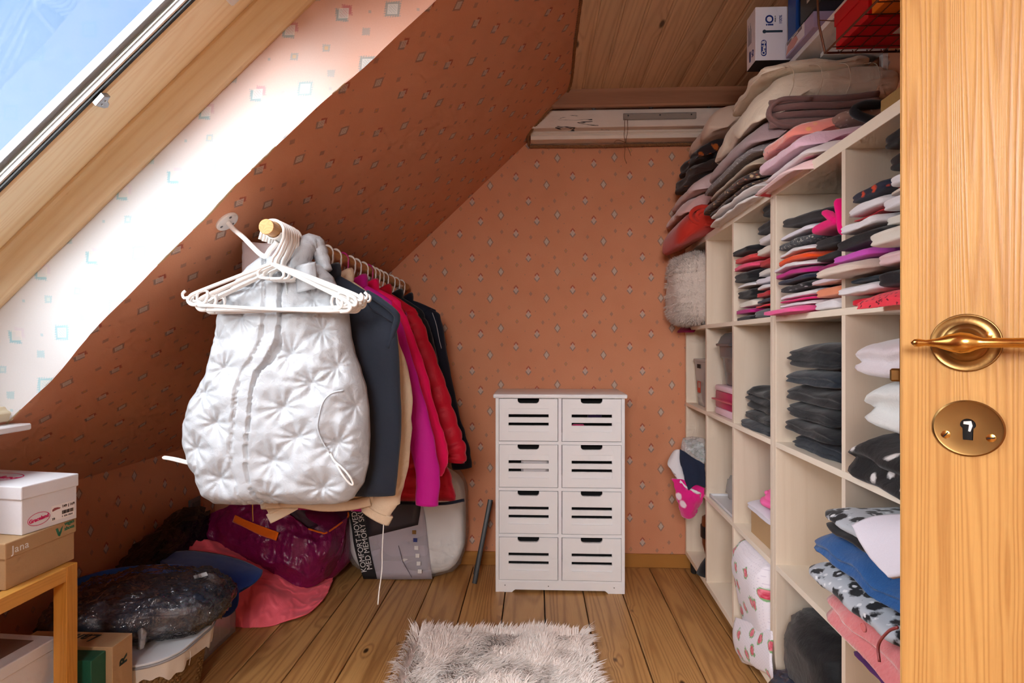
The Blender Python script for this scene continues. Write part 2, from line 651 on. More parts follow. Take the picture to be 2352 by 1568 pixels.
WHITE_PAINT = plain('white_lacquer', srgb(247, 248, 250), 0.4)
WHITE_PLASTIC = plain('white_plastic', srgb(240, 238, 235), 0.35)
BRASS = plain('brass', srgb(214, 170, 96), 0.22, 1.0)
BRASS_OLD = plain('brass_worn', srgb(150, 118, 72), 0.34, 1.0)
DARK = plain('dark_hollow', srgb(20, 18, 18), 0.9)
BLACK_PLASTIC = plain('black_plastic', srgb(24, 24, 26), 0.4)
STEEL = plain('grey_steel', srgb(150, 152, 156), 0.35, 0.9)
ALU = plain('aluminium', srgb(206, 208, 208), 0.3, 0.7)
GLASS = clear('window_glass', (1, 1, 1, 1), 0.0, 0.02, fres=0.07)
KRAFT = cloth('kraft_board', srgb(190, 156, 116), srgb(172, 138, 98), weave=300, bump=0.05, rough=0.75, sheen=0, fold=0.05, spec=0.3)
WHITE_CARD = cloth('white_card', srgb(232, 232, 236), srgb(222, 222, 226), weave=300, bump=0.04, rough=0.55, sheen=0, fold=0.05, spec=0.4)
INK = plain('black_ink', srgb(30, 28, 30), 0.7)
PINK_INK = plain('magenta_ink', srgb(214, 30, 104), 0.6)
GREEN_INK = plain('green_ink', srgb(52, 124, 92), 0.6)
WHITE_INK = plain('white_ink', srgb(236, 234, 230), 0.6)
BLUE_INK = plain('blue_ink', srgb(24, 46, 120), 0.5)
# ------------------------------------------------------------------ room shell
AL = math.atan(0.935)
CA, SA = math.cos(AL), math.sin(AL)
XK, ZK = -1.615, 0.607              # foot of the slope, on top of the knee wall
YB, YF, ZC, XR = 2.80, -0.60, 2.26, 1.06
S_TOP = (ZC - ZK) / SA
MS = frame((XK, 0, ZK), (CA, 0, SA), (0, 1, 0))   # slope frame: x up the slope, y into the room's length, z outwards

def quad(a, b, c, d):
    return ([a, b, c, d], [(0, 1, 2, 3)])

# floor: dark subfloor with separate planks
floor = structure('floor', bx(XK - 0.05, XR + 0.25, YF, YB, -0.06, -0.021), DARK)
k = -10
x = 0.036 - 0.171 * 10
while x < XR + 0.1:
    y0 = YF
    rr = random.Random(k)
    g = bx(max(x, XK) + 0.0022, min(x + 0.171, XR + 0.2) - 0.0022, y0, YB, -0.02, 0.0 + rr.uniform(-0.0008, 0.0008), 0.002)
    cx = x + 0.0855
    g = mv(-cx, 0, 0, g)
    p = part('plank', g, FLOOR_WOOD, floor, smooth=False)
    p.location = (cx, 0, 0)
    x += 0.171
    k += 1

# ceiling of tongue-and-groove boards
X_CE = (ZC - ZK) / 0.935 + XK
ceil = structure('ceiling', bx(X_CE - 0.02, XR + 0.1, YF, YB, ZC + 0.012, ZC + 0.03), DARK)
x = 0.136
for i in range(12):
    x1 = x + 0.0865
    cx = (x + x1) / 2
    prof = [(-0.0425, 0.012), (-0.0425, 0.002), (-0.0365, 0.0), (0.0300, 0.0), (0.0345, 0.0035), (0.0432, 0.0035), (0.0432, 0.012)]
    g = ([(px_, yy, pz) for yy in (YF, 2.645) for px_, pz in prof], [])
    n = len(prof)
    for a in range(n):
        g[1].append((a, (a + 1) % n, n + (a + 1) % n, n + a))
    g[1].append(tuple(range(n)))
    g[1].append(tuple(range(2 * n - 1, n - 1, -1)))
    b = part('board', g, CEIL_WOOD, ceil, smooth=False)
    b.location = (cx, 0, ZC)
    x = x1

# walls
structure('wall_back', ([(XK, YB, -0.06), (XR + 0.1, YB, -0.06), (XR + 0.1, YB, ZC), (X_CE, YB, ZC), (XK, YB, ZK)], [(0, 1, 2, 3, 4)]),
          PAPER, uv=lambda c: (c.x + 0.226, c.z - 1.866))
structure('wall_left', quad((XK, YF, -0.06), (XK, YB, -0.06), (XK, YB, ZK), (XK, YF, ZK)), PAPER, uv=lambda c: (c.y, c.z))
structure('wall_right', quad((XR, YF, -0.06), (XR, YB, -0.06), (XR, YB, ZC), (XR, YF, ZC)), PAPER, uv=lambda c: (c.y + 0.03, c.z + 0.05))
# near wall with the doorway the camera stands in
structure('wall_front', join(quad((XK, YF, 0), (-0.62, YF, 0), (-0.62, YF, 2.26), (XK, YF, 2.26)),
                             quad((-0.62, YF, 2.05), (0.95, YF, 2.05), (0.95, YF, 2.26), (-0.62, YF, 2.26)),
                             quad((0.95, YF, 0), (XR, YF, 0), (XR, YF, 2.26), (0.95, YF, 2.26))), PAPER, uv=lambda c: (c.x, c.z))
LAND = plain('landing_paint', srgb(226, 214, 198), 0.8)
structure('wall_landing', join(quad((-1.7, -2.3, 0), (1.4, -2.3, 0), (1.4, -2.3, 2.3), (-1.7, -2.3, 2.3)),
                               quad((-1.7, -2.3, 0), (-1.7, YF, 0), (-1.7, YF, 2.3), (-1.7, -2.3, 2.3)),
                               quad((1.4, -2.3, 0), (1.4, YF, 0), (1.4, YF, 2.3), (1.4, -2.3, 2.3)),
                               quad((-1.7, -2.3, 2.3), (1.4, -2.3, 2.3), (1.4, YF, 2.3), (-1.7, YF, 2.3)),
                               quad((XR, YF, 0), (1.4, YF, 0), (1.4, YF, 2.3), (XR, YF, 2.3))), LAND)
structure('floor_landing', bx(-1.7, 1.4, -2.3, YF, -0.06, 0.0), plain('landing_floor', srgb(170, 128, 82), 0.5))

# sloping wall with the roof-window opening
S0, S1, W0, W1 = 0.43, 2.06, 0.36, 1.322
EDGE = [(0.0, 1.35), (0.42, 1.352), (0.55, 1.354), (0.81, 1.322), (1.10, 1.312), (1.29, 1.301), (1.48, 1.302), (1.69, 1.321), (1.90, 1.328), (2.06, 1.328), (3.0, 1.33)]
def edge_y(s):
    for (a, ya), (b, yb) in zip(EDGE, EDGE[1:]):
        if a <= s <= b:
            f = (s - a) / (b - a)
            f = f * f * (3 - 2 * f)
            return ya + (yb - ya) * f + 0.0022 * nz(s * 14, 1.3, 0.2) + 0.0012 * nz(s * 60, 2, 0)
    return 1.33
ss = sorted({0.0, S0, S1, S_TOP} | {i * S_TOP / 110 for i in range(111)})
V, F = [], []
def sv(s, y, o=0.0):
    V.append((s, y, o))
    return len(V) - 1
for a, b in zip(ss, ss[1:]):
    F.append((sv(a, edge_y(a)), sv(b, edge_y(b)), sv(b, YB), sv(a, YB)))
    F.append((sv(a, YF), sv(b, YF), sv(b, W0), sv(a, W0)))
    if b <= S0 + 1e-6 or a >= S1 - 1e-6:
        F.append((sv(a, W0), sv(b, W0), sv(b, edge_y(b)), sv(a, edge_y(a))))
slope = structure('wall_slope', (V, F), PAPER_SLOPE, uv=lambda c: (c.y * 0.98, c.x))
slope.matrix_world = MS
# reveal of the window
R_OUT = 0.206
def rev(u, v):
    s = S0 + u * (S1 - S0)
    y = edge_y(s) * (1 - v) + (W1 + 0.004) * v
    return (s, y + 0.0015 * nz(s * 6, v * 4, 0), v * R_OUT - (0.002 * (1 - v)))
reveal = structure('wall_reveal', surf(rev, 90, 8), PAPER_REVEAL, uv=lambda c: (c.z, c.x), smooth='all')
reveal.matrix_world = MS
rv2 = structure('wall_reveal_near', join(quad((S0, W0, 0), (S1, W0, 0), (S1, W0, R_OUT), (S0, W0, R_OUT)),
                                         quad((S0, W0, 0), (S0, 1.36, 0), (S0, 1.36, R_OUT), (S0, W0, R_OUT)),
                                         quad((S1, W0, 0), (S1, 1.34, 0), (S1, 1.34, R_OUT), (S1, W0, R_OUT))), PAPER_REVEAL, uv=lambda c: (c.y + c.z, c.x))
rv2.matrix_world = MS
# torn paper edge and bare plaster showing along the corner
TORN = plain('bare_plaster', srgb(190, 164, 116), 0.9)
for a, b in ((0.36, 0.47), (0.98, 1.06), (1.10, 1.26), (1.30, 1.38), (1.56, 1.60)):
    n = 14
    P1 = [(a + (b - a) * i / n, edge_y(a + (b - a) * i / n) - 0.001, -0.0012) for i in range(n + 1)]
    P2 = [(p[0], p[1] + 0.001 + 0.007 * math.sin(PI * i / n) * (0.6 + 0.5 * nz(i * 0.6, a * 9, 0)), -0.0024) for i, p in enumerate(P1)]
    g = (P1 + P2, [(i, i + 1, n + 2 + i, n + 1 + i) for i in range(n)])
    c = part('torn_edge', tf(Matrix.Identity(4), g), TORN, slope, smooth=False, label='torn wallpaper edge with bare plaster')

# roof window: frame, sash, glass
win = bpy.data.objects.new('window_1', None)
COL.objects.link(win)
win.matrix_world = MS
win['kind'] = 'structure'
def bar(pr, s0, s1, mir=False):
    # profile (y, out) swept along the slope; mir mirrors it to the near side
    if mir:
        pr = [(W0 + W1 - y_, o_) for y_, o_ in pr]
    n_ = len(pr)
    V_ = [(s_, y_, o_) for s_ in (s0, s1) for y_, o_ in pr]
    F_ = [(a_, (a_ + 1) % n_, n_ + (a_ + 1) % n_, n_ + a_) for a_ in range(n_)]
    return V_, F_ + [tuple(range(n_)), tuple(range(2 * n_ - 1, n_ - 1, -1))]
FPR = [(1.320, 0.198), (1.314, 0.202), (1.287, 0.256), (1.283, 0.262), (1.283, 0.33), (1.38, 0.33), (1.38, 0.198)]
part('window_frame', bar(FPR, S0 - 0.02, S1 + 0.02), FRAME_WOOD, win, smooth=False)
part('window_frame', bx(S0 - 0.02, S1 + 0.02, W0 - 0.05, W0 + 0.006, R_OUT - 0.004, 0.272, 0.003), FRAME_WOOD, win, smooth=False)
part('window_frame', bx(S0 - 0.05, S0 + 0.005, W0 - 0.05, W1 + 0.05, R_OUT - 0.004, 0.272, 0.003), FRAME_WOOD, win, smooth=False)
part('window_frame', bx(S1 - 0.005, S1 + 0.05, W0 - 0.05, W1 + 0.05, R_OUT - 0.004, 0.272, 0.003), FRAME_WOOD, win, smooth=False)
SPR = [(1.290, 0.270), (1.278, 0.268), (1.250, 0.266), (1.247, 0.261), (1.172, 0.261), (1.168, 0.265), (1.168, 0.33), (1.290, 0.33)]
part('sash', bar(SPR, S0 + 0.004, S1 - 0.004), FRAME_WOOD, win, smooth=False)
part('sash', bar(SPR, S0 + 0.004, S1 - 0.004, True), FRAME_WOOD, win, smooth=False)
part('sash', bx(S0 + 0.006, S0 + 0.1, W0 + 0.02, W1 - 0.02, 0.264, 0.328, 0.004), FRAME_WOOD, win, smooth=False)
part('sash', bx(S1 - 0.1, S1 - 0.006, W0 + 0.02, W1 - 0.02, 0.264, 0.328, 0.004), FRAME_WOOD, win, smooth=False)
GASK = plain('black_gasket', srgb(26, 34, 38), 0.5)
part('gasket', bx(S0 + 0.1, S1 - 0.1, 1.161, 1.169, 0.2655, 0.270), GASK, win, smooth=False)
part('glazing_bead', bx(S0 + 0.1, S1 - 0.1, 1.157, 1.169, 0.270, 0.2845, 0.002), ALU, win, smooth=False)
part('glazing_bead', bx(S0 + 0.1, S1 - 0.1, W0 + W1 - 1.169, W0 + W1 - 1.157, 0.268, 0.2845, 0.002), ALU, win, smooth=False)
part('spacer_bar', bx(S0 + 0.1, S1 - 0.1, 1.142, 1.160, 0.2875, 0.296, 0.001), plain('spacer_grey', srgb(150, 156, 160), 0.45, 0.3), win, smooth=False)
part('glass_pane', quad((S0 + 0.09, W0 + 0.09, 0.286), (S1 - 0.09, W0 + 0.09, 0.286), (S1 - 0.09, 1.169, 0.286), (S0 + 0.09, 1.169, 0.286)), GLASS, win, smooth=False)
part('shading_blind', bx(1.60, 1.97, W0 + 0.1, 1.180, 0.250, 0.256), plain('shading_blind_fabric', srgb(206, 200, 190), 0.9), win, smooth=False)  # unseen lowered blind, added to shade the upper reveal
# sash catch
def catch():
    pl = [(-0.016, -0.008), (0.012, -0.010), (0.018, 0.002), (0.006, 0.006), (0.002, 0.014), (-0.006, 0.018), (-0.012, 0.012)]
    return prism(pl, 0.250, 0.262, 0.001)
part('sash_catch', mv(1.189, 1.172, 0.0, catch()), STEEL, win, smooth=False)
for dx in (-0.006, 0.004):
    part('screw', mv(1.189 + dx, 1.172, 0.248, lathe([(0.0016, 0), (0.0016, 0.003)], 8)), ALU, win, smooth=False)
part('blind_bracket', bx(1.527, 1.575, 1.175, 1.222, 0.240, 0.262, 0.004), plain('ivory_plastic', srgb(226, 222, 216), 0.4), win, smooth=False)
# sill under the window
sill = structure('trim_sill', bx(-1.56, -1.262, 0.20, 1.375, 0.874, 0.890, 0.003), WHITE_PAINT)

# beam over the back wall
trim = structure('trim_1', bx(0.07, XR, 2.632, 2.662, 2.182, ZC + 0.004, 0.003), TRIM_WOOD)
part('trim_lip', bx(0.075, XR, 2.626, 2.64, 2.176, 2.190, 0.004, 2), TRIM_WOOD, trim, smooth=False)
def beam_mat():
    t = NT('cracked_white_paint')
    v = t.coord('Object', scale=(0.55, 1, 4.5))
    cr = t.noise(v, 5.5, 4, 0.55, 0.5)
    f = t.math('MULTIPLY', t.math('DIVIDE', t.math('SUBTRACT', 0.018, t.math('ABSOLUTE', t.math('SUBTRACT', cr, 0.56))), 0.012, clamp=True), 1.0)
    gate = t.math('GREATER_THAN', t.noise(t.coord('Object', scale=(0.6, 1, 2)), 4, 2), 0.52)
    f = t.math('MULTIPLY', f, gate)
    st = t.noise(t.coord('Object', scale=(1, 1, 3)), 9, 4)
    c = t.mix(st, srgb(238, 224, 212), srgb(214, 196, 182))
    t.base(t.mix(f, c, srgb(34, 26, 28)))
    t.bump(t.math('SUBTRACT', t.math('MULTIPLY', st, 0.3), f), 0.5, 0.006)
    t.p(Roughness=0.7)
    return t.m
structure('trim_2', bx(-0.02, XR, 2.672, YB, 2.098, 2.182, 0.006, 2), beam_mat())
structure('trim_3', tf(frame((-0.025, 0, 0), (0, 1, 0), (0, 0, 1)), prism([(2.722, 2.062), (2.80, 2.062), (2.80, 2.098), (2.716, 2.098), (2.712, 2.090), (2.722, 2.084), (2.716, 2.076)], 0, XR + 0.02)),
          plain('aged_white_paint', srgb(234, 220, 206), 0.5))
def rope(path, r, pitch=0.02):
    L = [0]
    for a, b in zip(path, path[1:]):
        L.append(L[-1] + (Vector(b) - Vector(a)).length)
    n = int(L[-1] / 0.0045)
    gs = []
    sm = spline(path, n)
    for ph in (0, PI):
        pts = []
        for i, p in enumerate(sm):
            tdir = (sm[min(i + 1, n - 1)] - sm[max(i - 1, 0)]).normalized()
            u = tdir.orthogonal().normalized() if abs(tdir.z) > 0.95 else (Vector((0, 0, 1)) - tdir * tdir.z).normalized()
            w = tdir.cross(u)
            a = ph + 2 * PI * i * 0.0045 / pitch
            pts.append(p + u * math.cos(a) * r * 0.55 + w * math.sin(a) * r * 0.55)
        gs.append(tube(pts, r * 0.62, 5))
    return join(*gs)
ROPE = cloth('hemp_rope', srgb(150, 104, 66), srgb(116, 76, 46), weave=500, rough=0.95, sheen=0.1)
structure('trim_rope', join(rope([(-0.03, 2.786, 2.052), (0.30, 2.787, 2.049), (0.60, 2.787, 2.052), (XR - 0.02, 2.787, 2.050)], 0.0075),
                            rope([(-0.035, 2.782, 2.058), (-0.030, 2.700, 2.085), (0.05, 2.645, 2.160), (0.150, 2.62, ZC - 0.006), (0.152, 2.2, ZC - 0.005), (0.152, 1.6, ZC - 0.005), (0.152, 0.6, ZC - 0.005)], 0.0065)), ROPE, smooth='all')
structure('baseboard_back', join(bx(XK, XR, 2.786, YB, 0.0, 0.066, 0.003)), BASE_WOOD)
structure('baseboard_left', bx(XK, XK + 0.014, YF, 2.786, 0.0, 0.066, 0.003), wood('baseboard_oak_y', srgb(178, 122, 58), srgb(132, 80, 30), 'Y', grain=22, rough=0.4))

# socket low on the knee wall
so = thing('wall_socket', 'grey plastic wall socket low on the dark knee wall', 'socket', (XK, 2.62, 0.30))
part('cover_plate', bx(0, 0.012, -0.042, 0.042, -0.06, 0.06, 0.004, 2), plain('grey_plastic', srgb(120, 112, 110), 0.5), so, smooth=False)
part('socket_face', bx(0.012, 0.017, -0.028, 0.028, -0.045, 0.045, 0.003), plain('grey_plastic2', srgb(96, 88, 88), 0.5), so, smooth=False)
# ------------------------------------------------------------------ drawer cabinet
dr = thing('drawer_cabinet', 'white eight drawer cabinet with slotted fronts against the back wall', 'cabinet', (0.1045, 2.49, 0))
HW = 0.2815
part('side_panel', bx(-HW, -HW + 0.0145, 0, 0.295, 0, 0.85, 0.001), WHITE_PAINT, dr, smooth=False)
part('side_panel', bx(HW - 0.0145, HW, 0, 0.295, 0, 0.85, 0.001), WHITE_PAINT, dr, smooth=False)
part('divider', bx(-0.0075, 0.0075, 0.002, 0.29, 0.046, 0.85), WHITE_PAINT, dr, smooth=False)
part('back_panel', bx(-HW + 0.01, HW - 0.01, 0.288, 0.294, 0.02, 0.85), WHITE_PAINT, dr, smooth=False)
part('top_board', bx(-HW - 0.010, HW + 0.010, -0.012, 0.300, 0.85, 0.868, 0.005, 3), WHITE_PAINT, dr)
ap = [(-HW + 0.0145, 0), (-HW + 0.072, 0), (-HW + 0.078, 0.006), (-HW + 0.086, 0.0115), (HW - 0.086, 0.0115), (HW - 0.078, 0.006), (HW - 0.072, 0), (HW - 0.0145, 0), (HW - 0.0145, 0.046), (-HW + 0.0145, 0.046)]
part('apron', tf(frame((0, 0.014, 0), (1, 0, 0), (0, 0, 1)), prism(ap, 0, 0.012)), WHITE_PAINT, dr, smooth=False)
for sx, sz in ((-0.24, 0.03), (-0.05, 0.028), (0.235, 0.026)):
    part('screw_hole', tf(frame((sx, 0.0018, sz), (1, 0, 0), (0, 0, 1)), lathe([(0.0022, 0), (0.0022, 0.0004)], 8)), DARK, dr, smooth=False)
for i, zt in enumerate((0.847, 0.645, 0.4425, 0.240)):
    part('rail', bx(-HW + 0.0145, HW - 0.0145, 0.003, 0.29, zt - 0.2005, zt - 0.187), WHITE_PAINT, dr, smooth=False)
    for side in (-1, 1):
        w = 0.2555
        x0 = -HW + 0.016 if side < 0 else 0.010
        h = 0.184
        z0 = zt - h
        N = 8
        notch = [(w / 2 + 0.047, h)]
        for a in range(N + 1):
            an = a / N * PI / 2
            notch.append((w / 2 + 0.033 + 0.014 * math.cos(an), h - 0.006 - 0.014 * math.sin(an)))
        for a in range(N + 1):
            an = PI / 2 + a / N * PI / 2
            notch.append((w / 2 - 0.033 + 0.014 * math.cos(an), h - 0.006 - 0.014 * math.sin(an)))
        notch.append((w / 2 - 0.047, h))
        xa, xb, za, zb = 0.041, 0.2165, h - 0.144, h - 0.0427
        top = prism([(0, zb), (w, zb), (w, h)] + notch + [(0, h)], 0, 0.014)
        rest = [bx(0, w, 0, za, 0, 0.014), bx(0, xa, za, zb, 0, 0.014), bx(xb, w, za, zb, 0, 0.014)]
        M = frame((x0, 0.014, z0), (1, 0, 0), (0, 0, 1))
        d = part('drawer', tf(M, join(top, *rest)), WHITE_PAINT, dr, smooth=False)
        for (s0, s1) in ((0.0427, 0.0684), (0.0812, 0.1049), (0.1171, 0.144)):
            part('slat', tf(M, bx(xa - 0.001, xb + 0.001, h - s1, h - s0, 0.001, 0.0105, 0.001)), WHITE_PAINT, d, smooth=False)
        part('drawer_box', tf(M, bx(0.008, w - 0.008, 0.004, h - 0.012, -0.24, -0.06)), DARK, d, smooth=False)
        if (i, side) == (0, 1):
            part('pink_cloth', tf(M, bx(0.044, 0.100, 0.045, 0.070, -0.03, -0.004, 0.006)), cloth('pink_netting', srgb(236, 40, 120)), d, label='pink cloth seen through the slot')
            part('purple_cloth', tf(M, bx(0.115, 0.175, 0.085, 0.118, -0.05, -0.012, 0.006)), cloth('dark_purple', srgb(48, 30, 66)), d)
        if (i, side) == (1, -1):
            part('white_cloth', tf(M, bx(0.095, 0.215, 0.040, 0.118, -0.05, -0.006, 0.012)), cloth('drawer_white', srgb(226, 218, 218)), d, label='white cloth seen through the slots')

# dark folding frame leaning beside the cabinet
lf = thing('leaning_stand', 'slim black folded stand leaning beside the white drawer cabinet', 'stand', (-0.21, 2.56, 0))
part('rail', tube([(-0.068, 0.0, 0.006), (-0.003, 0.09, 0.36)], 0.009, 6, flat=(0.006, 0.012)), BLACK_PLASTIC, lf)
part('rail', tube([(-0.074, 0.10, 0.006), (-0.006, 0.16, 0.34)], 0.009, 6, flat=(0.006, 0.012)), BLACK_PLASTIC, lf)
part('cross_bar', tube([(-0.055, 0.022, 0.075), (-0.062, 0.114, 0.062)], 0.005, 6), BLACK_PLASTIC, lf)
part('cross_bar', tube([(-0.016, 0.072, 0.290), (-0.022, 0.146, 0.262)], 0.005, 6), BLACK_PLASTIC, lf)

# ------------------------------------------------------------------ cube shelving along the right wall
SHA = -math.atan(0.026)
MSH = Matrix.Translation((0.648, 0, 0)) @ rz(SHA)
def sh(u, v, z):
    return MSH @ Vector((u, v, z))
DEP = 0.335
ROWS = [(0.072, 0.094), (0.435, 0.452), (0.790, 0.806), (1.152, 1.168), (1.518, 1.544)]
def cube_shelf(cols, label):
    v_hi, v_lo = cols[0], cols[-1]
    t = thing('cube_shelf', label, 'shelf unit', M=MSH @ Matrix.Translation((0, v_lo, 0)), group='pale maple cube shelving')
    L = v_hi - v_lo
    for i, (a, b) in enumerate(ROWS):
        e = 0.0 if i in (0, 4) else 0.020
        nm = ('bottom_board', 'shelf_board', 'shelf_board', 'shelf_board', 'top_board')[i]
        part(nm, bx(0, DEP, e, L - e, a, b, 0.0008), MAPLE_EDGE, t, smooth=False)
    for i, v in enumerate(cols):
        if i in (0, len(cols) - 1):
            s = 0.0205
            a = L - s if i == 0 else 0.0
            part('side_panel', bx(0, DEP, a, a + s, 0.094, 1.518, 0.0008), MAPLE, t, smooth=False)
        else:
            for (a, b), (c, d) in zip(ROWS, ROWS[1:]):
                part('divider', bx(0.0005, DEP, v - v_lo - 0.008, v - v_lo + 0.008, b, c), MAPLE, t, smooth=False)
    part('back_panel', bx(DEP - 0.004, DEP, 0.01, L - 0.01, 0.08, 1.53), MAPLE, t, smooth=False)
    for v in (0.05, L - 0.05):
        for u in (0.03, DEP - 0.05):
            part('leg', tf(Matrix.Translation((u, v, 0)), lathe([(0.010, 0.0), (0.016, 0.006), (0.019, 0.072)], 10)), plain('black_rubber', srgb(30, 28, 28), 0.6), t, smooth=True)
    return t
cube_shelf([2.782, 2.415, 2.062, 1.694], 'far pale maple cube shelf, three columns wide, next to the back wall')
near_unit = cube_shelf([1.6925, 1.2935, 0.895], 'near pale maple cube shelf, two columns wide, beside the open door')
part('screw_hole', mv(0.10, 1.49 - 0.895, 1.5174, lathe([(0.006, 0), (0.006, 0.0006)], 10)), DARK, near_unit)

# ------------------------------------------------------------------ open door with brass handle
DA = math.radians(-37)
MD = Matrix.Translation((0.449, 0.722, 0)) @ rz(DA)       # local x along the leaf from its free edge, -y faces the camera
door = bpy.data.objects.new('door_1', None)
COL.objects.link(door)
door.matrix_world = MD
door['kind'] = 'structure'
part('door_leaf', bx(0, 0.82, 0, 0.038, 0.008, 2.02, 0.002), DOOR_WOOD, door, smooth=False)
part('latch_bolt', bx(-0.012, 0.0, 0.012, 0.027, 1.042, 1.058, 0.002), BRASS_OLD, door, smooth=False)
part('latch_plate', bx(-0.0012, 0.0, 0.008, 0.030, 0.97, 1.12), BRASS_OLD, door, smooth=False)
KX = 0.0635
FZ = lambda z: frame((KX, 0, z), (1, 0, 0), (0, 0, 1))    # local z points out of the face
rose = part('handle_rose', tf(FZ(1.0905), lathe([(0.033, 0.0), (0.0335, 0.002), (0.0325, 0.004), (0.0315, 0.0035), (0.0225, 0.0030), (0.0215, 0.0045), (0.020, 0.006), (0.0175, 0.0075), (0.014, 0.009), (0.013, 0.020), (0.001, 0.020)], 40)), BRASS_OLD, door, smooth='all')
lev = [(-0.050, 0.030), (-0.047, 0.030), (-0.043, 0.030), (-0.036, 0.030), (-0.026, 0.030), (-0.014, 0.030), (-0.004, 0.030), (0.004, 0.030), (0.010, 0.030), (0.016, 0.031), (0.04, 0.034), (0.08, 0.036), (0.13, 0.036)]
rad = [0.001, 0.0042, 0.0048, 0.0034, 0.0050, 0.0100, 0.0125, 0.0110, 0.0080, 0.0055, 0.0052, 0.0064, 0.0072]
part('lever', tf(FZ(1.0905), tube([(a, 0.0, b) for a, b in lev], rad, 16)), BRASS, door, smooth='all')
part('spindle_neck', tf(FZ(1.0905), lathe([(0.011, 0.018), (0.0085, 0.022), (0.0085, 0.032), (0.002, 0.034)], 16)), BRASS, door, smooth='all')
part('rose_screw', tf(frame((KX + 0.020, 0, 1.099), (1, 0, 0), (0, 0, 1)), lathe([(0.004, 0.0), (0.004, 0.0055), (0.001, 0.0062)], 10)), BRASS, door)
KZ = 0.9915
KM = frame((KX + 0.002, 0, KZ), (1, 0, 0), (0, 0, 1))
def keyplate():
    n, rings = 64, []
    hole = []
    for k_ in range(n):
        a = 2 * PI * k_ / n
        c, s_ = math.cos(a), math.sin(a)
        # keyhole outline as a polar-ish mapping: round top and flared foot
        if s_ > -0.35:
            hx, hz = 0.0072 * c, 0.0072 * s_ + 0.004
        else:
            hx, hz = 0.0062 * c / 0.94 * (0.80 + 0.35 * (-s_ - 0.35)), -0.0135 if s_ < -0.62 else 0.0014 + (s_ + 0.35) * 0.055
        hole.append((hx, hz))
    for rr, o in ((1.0, 0.0), (1.0, 0.0024), (0.95, 0.0036), (0.90, 0.0032)):
        rings.append([(0.0335 * rr * math.cos(2 * PI * k_ / n), 0.0325 * rr * math.sin(2 * PI * k_ / n), o) for k_ in range(n)])
    rings.append([(h_[0], h_[1], 0.0032) for h_ in hole])
    rings.append([(h_[0], h_[1], 0.0002) for h_ in hole])
    return loft(rings, cap=False)
kp = part('key_plate', tf(KM, keyplate()), BRASS_OLD, door, smooth=True)
part('keyhole', tf(KM, prism([(-0.0085, -0.015), (0.0085, -0.015), (0.0085, 0.012), (-0.0085, 0.012)], 0.0002, 0.0006)), DARK, kp, smooth=False)
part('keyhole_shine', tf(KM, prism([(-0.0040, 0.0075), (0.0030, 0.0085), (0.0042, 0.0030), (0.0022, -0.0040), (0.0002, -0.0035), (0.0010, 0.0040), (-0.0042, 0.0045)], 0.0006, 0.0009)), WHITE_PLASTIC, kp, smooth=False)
for dx in (-0.0205, 0.0205):
    sc_ = part('plate_screw', tf(KM @ Matrix.Translation((dx, -0.009, 0.0030)), lathe([(0.0046, 0.0), (0.0046, 0.0008), (0.003, 0.0014), (0.0005, 0.0016)], 14)), BRASS, kp)
    part('screw_slot', tf(KM @ Matrix.Translation((dx, -0.009, 0.0044)) @ rz(0.9 if dx < 0 else 0.2), bx(-0.0038, 0.0038, -0.0006, 0.0006, 0, 0.0004)), DARK, kp, smooth=False)

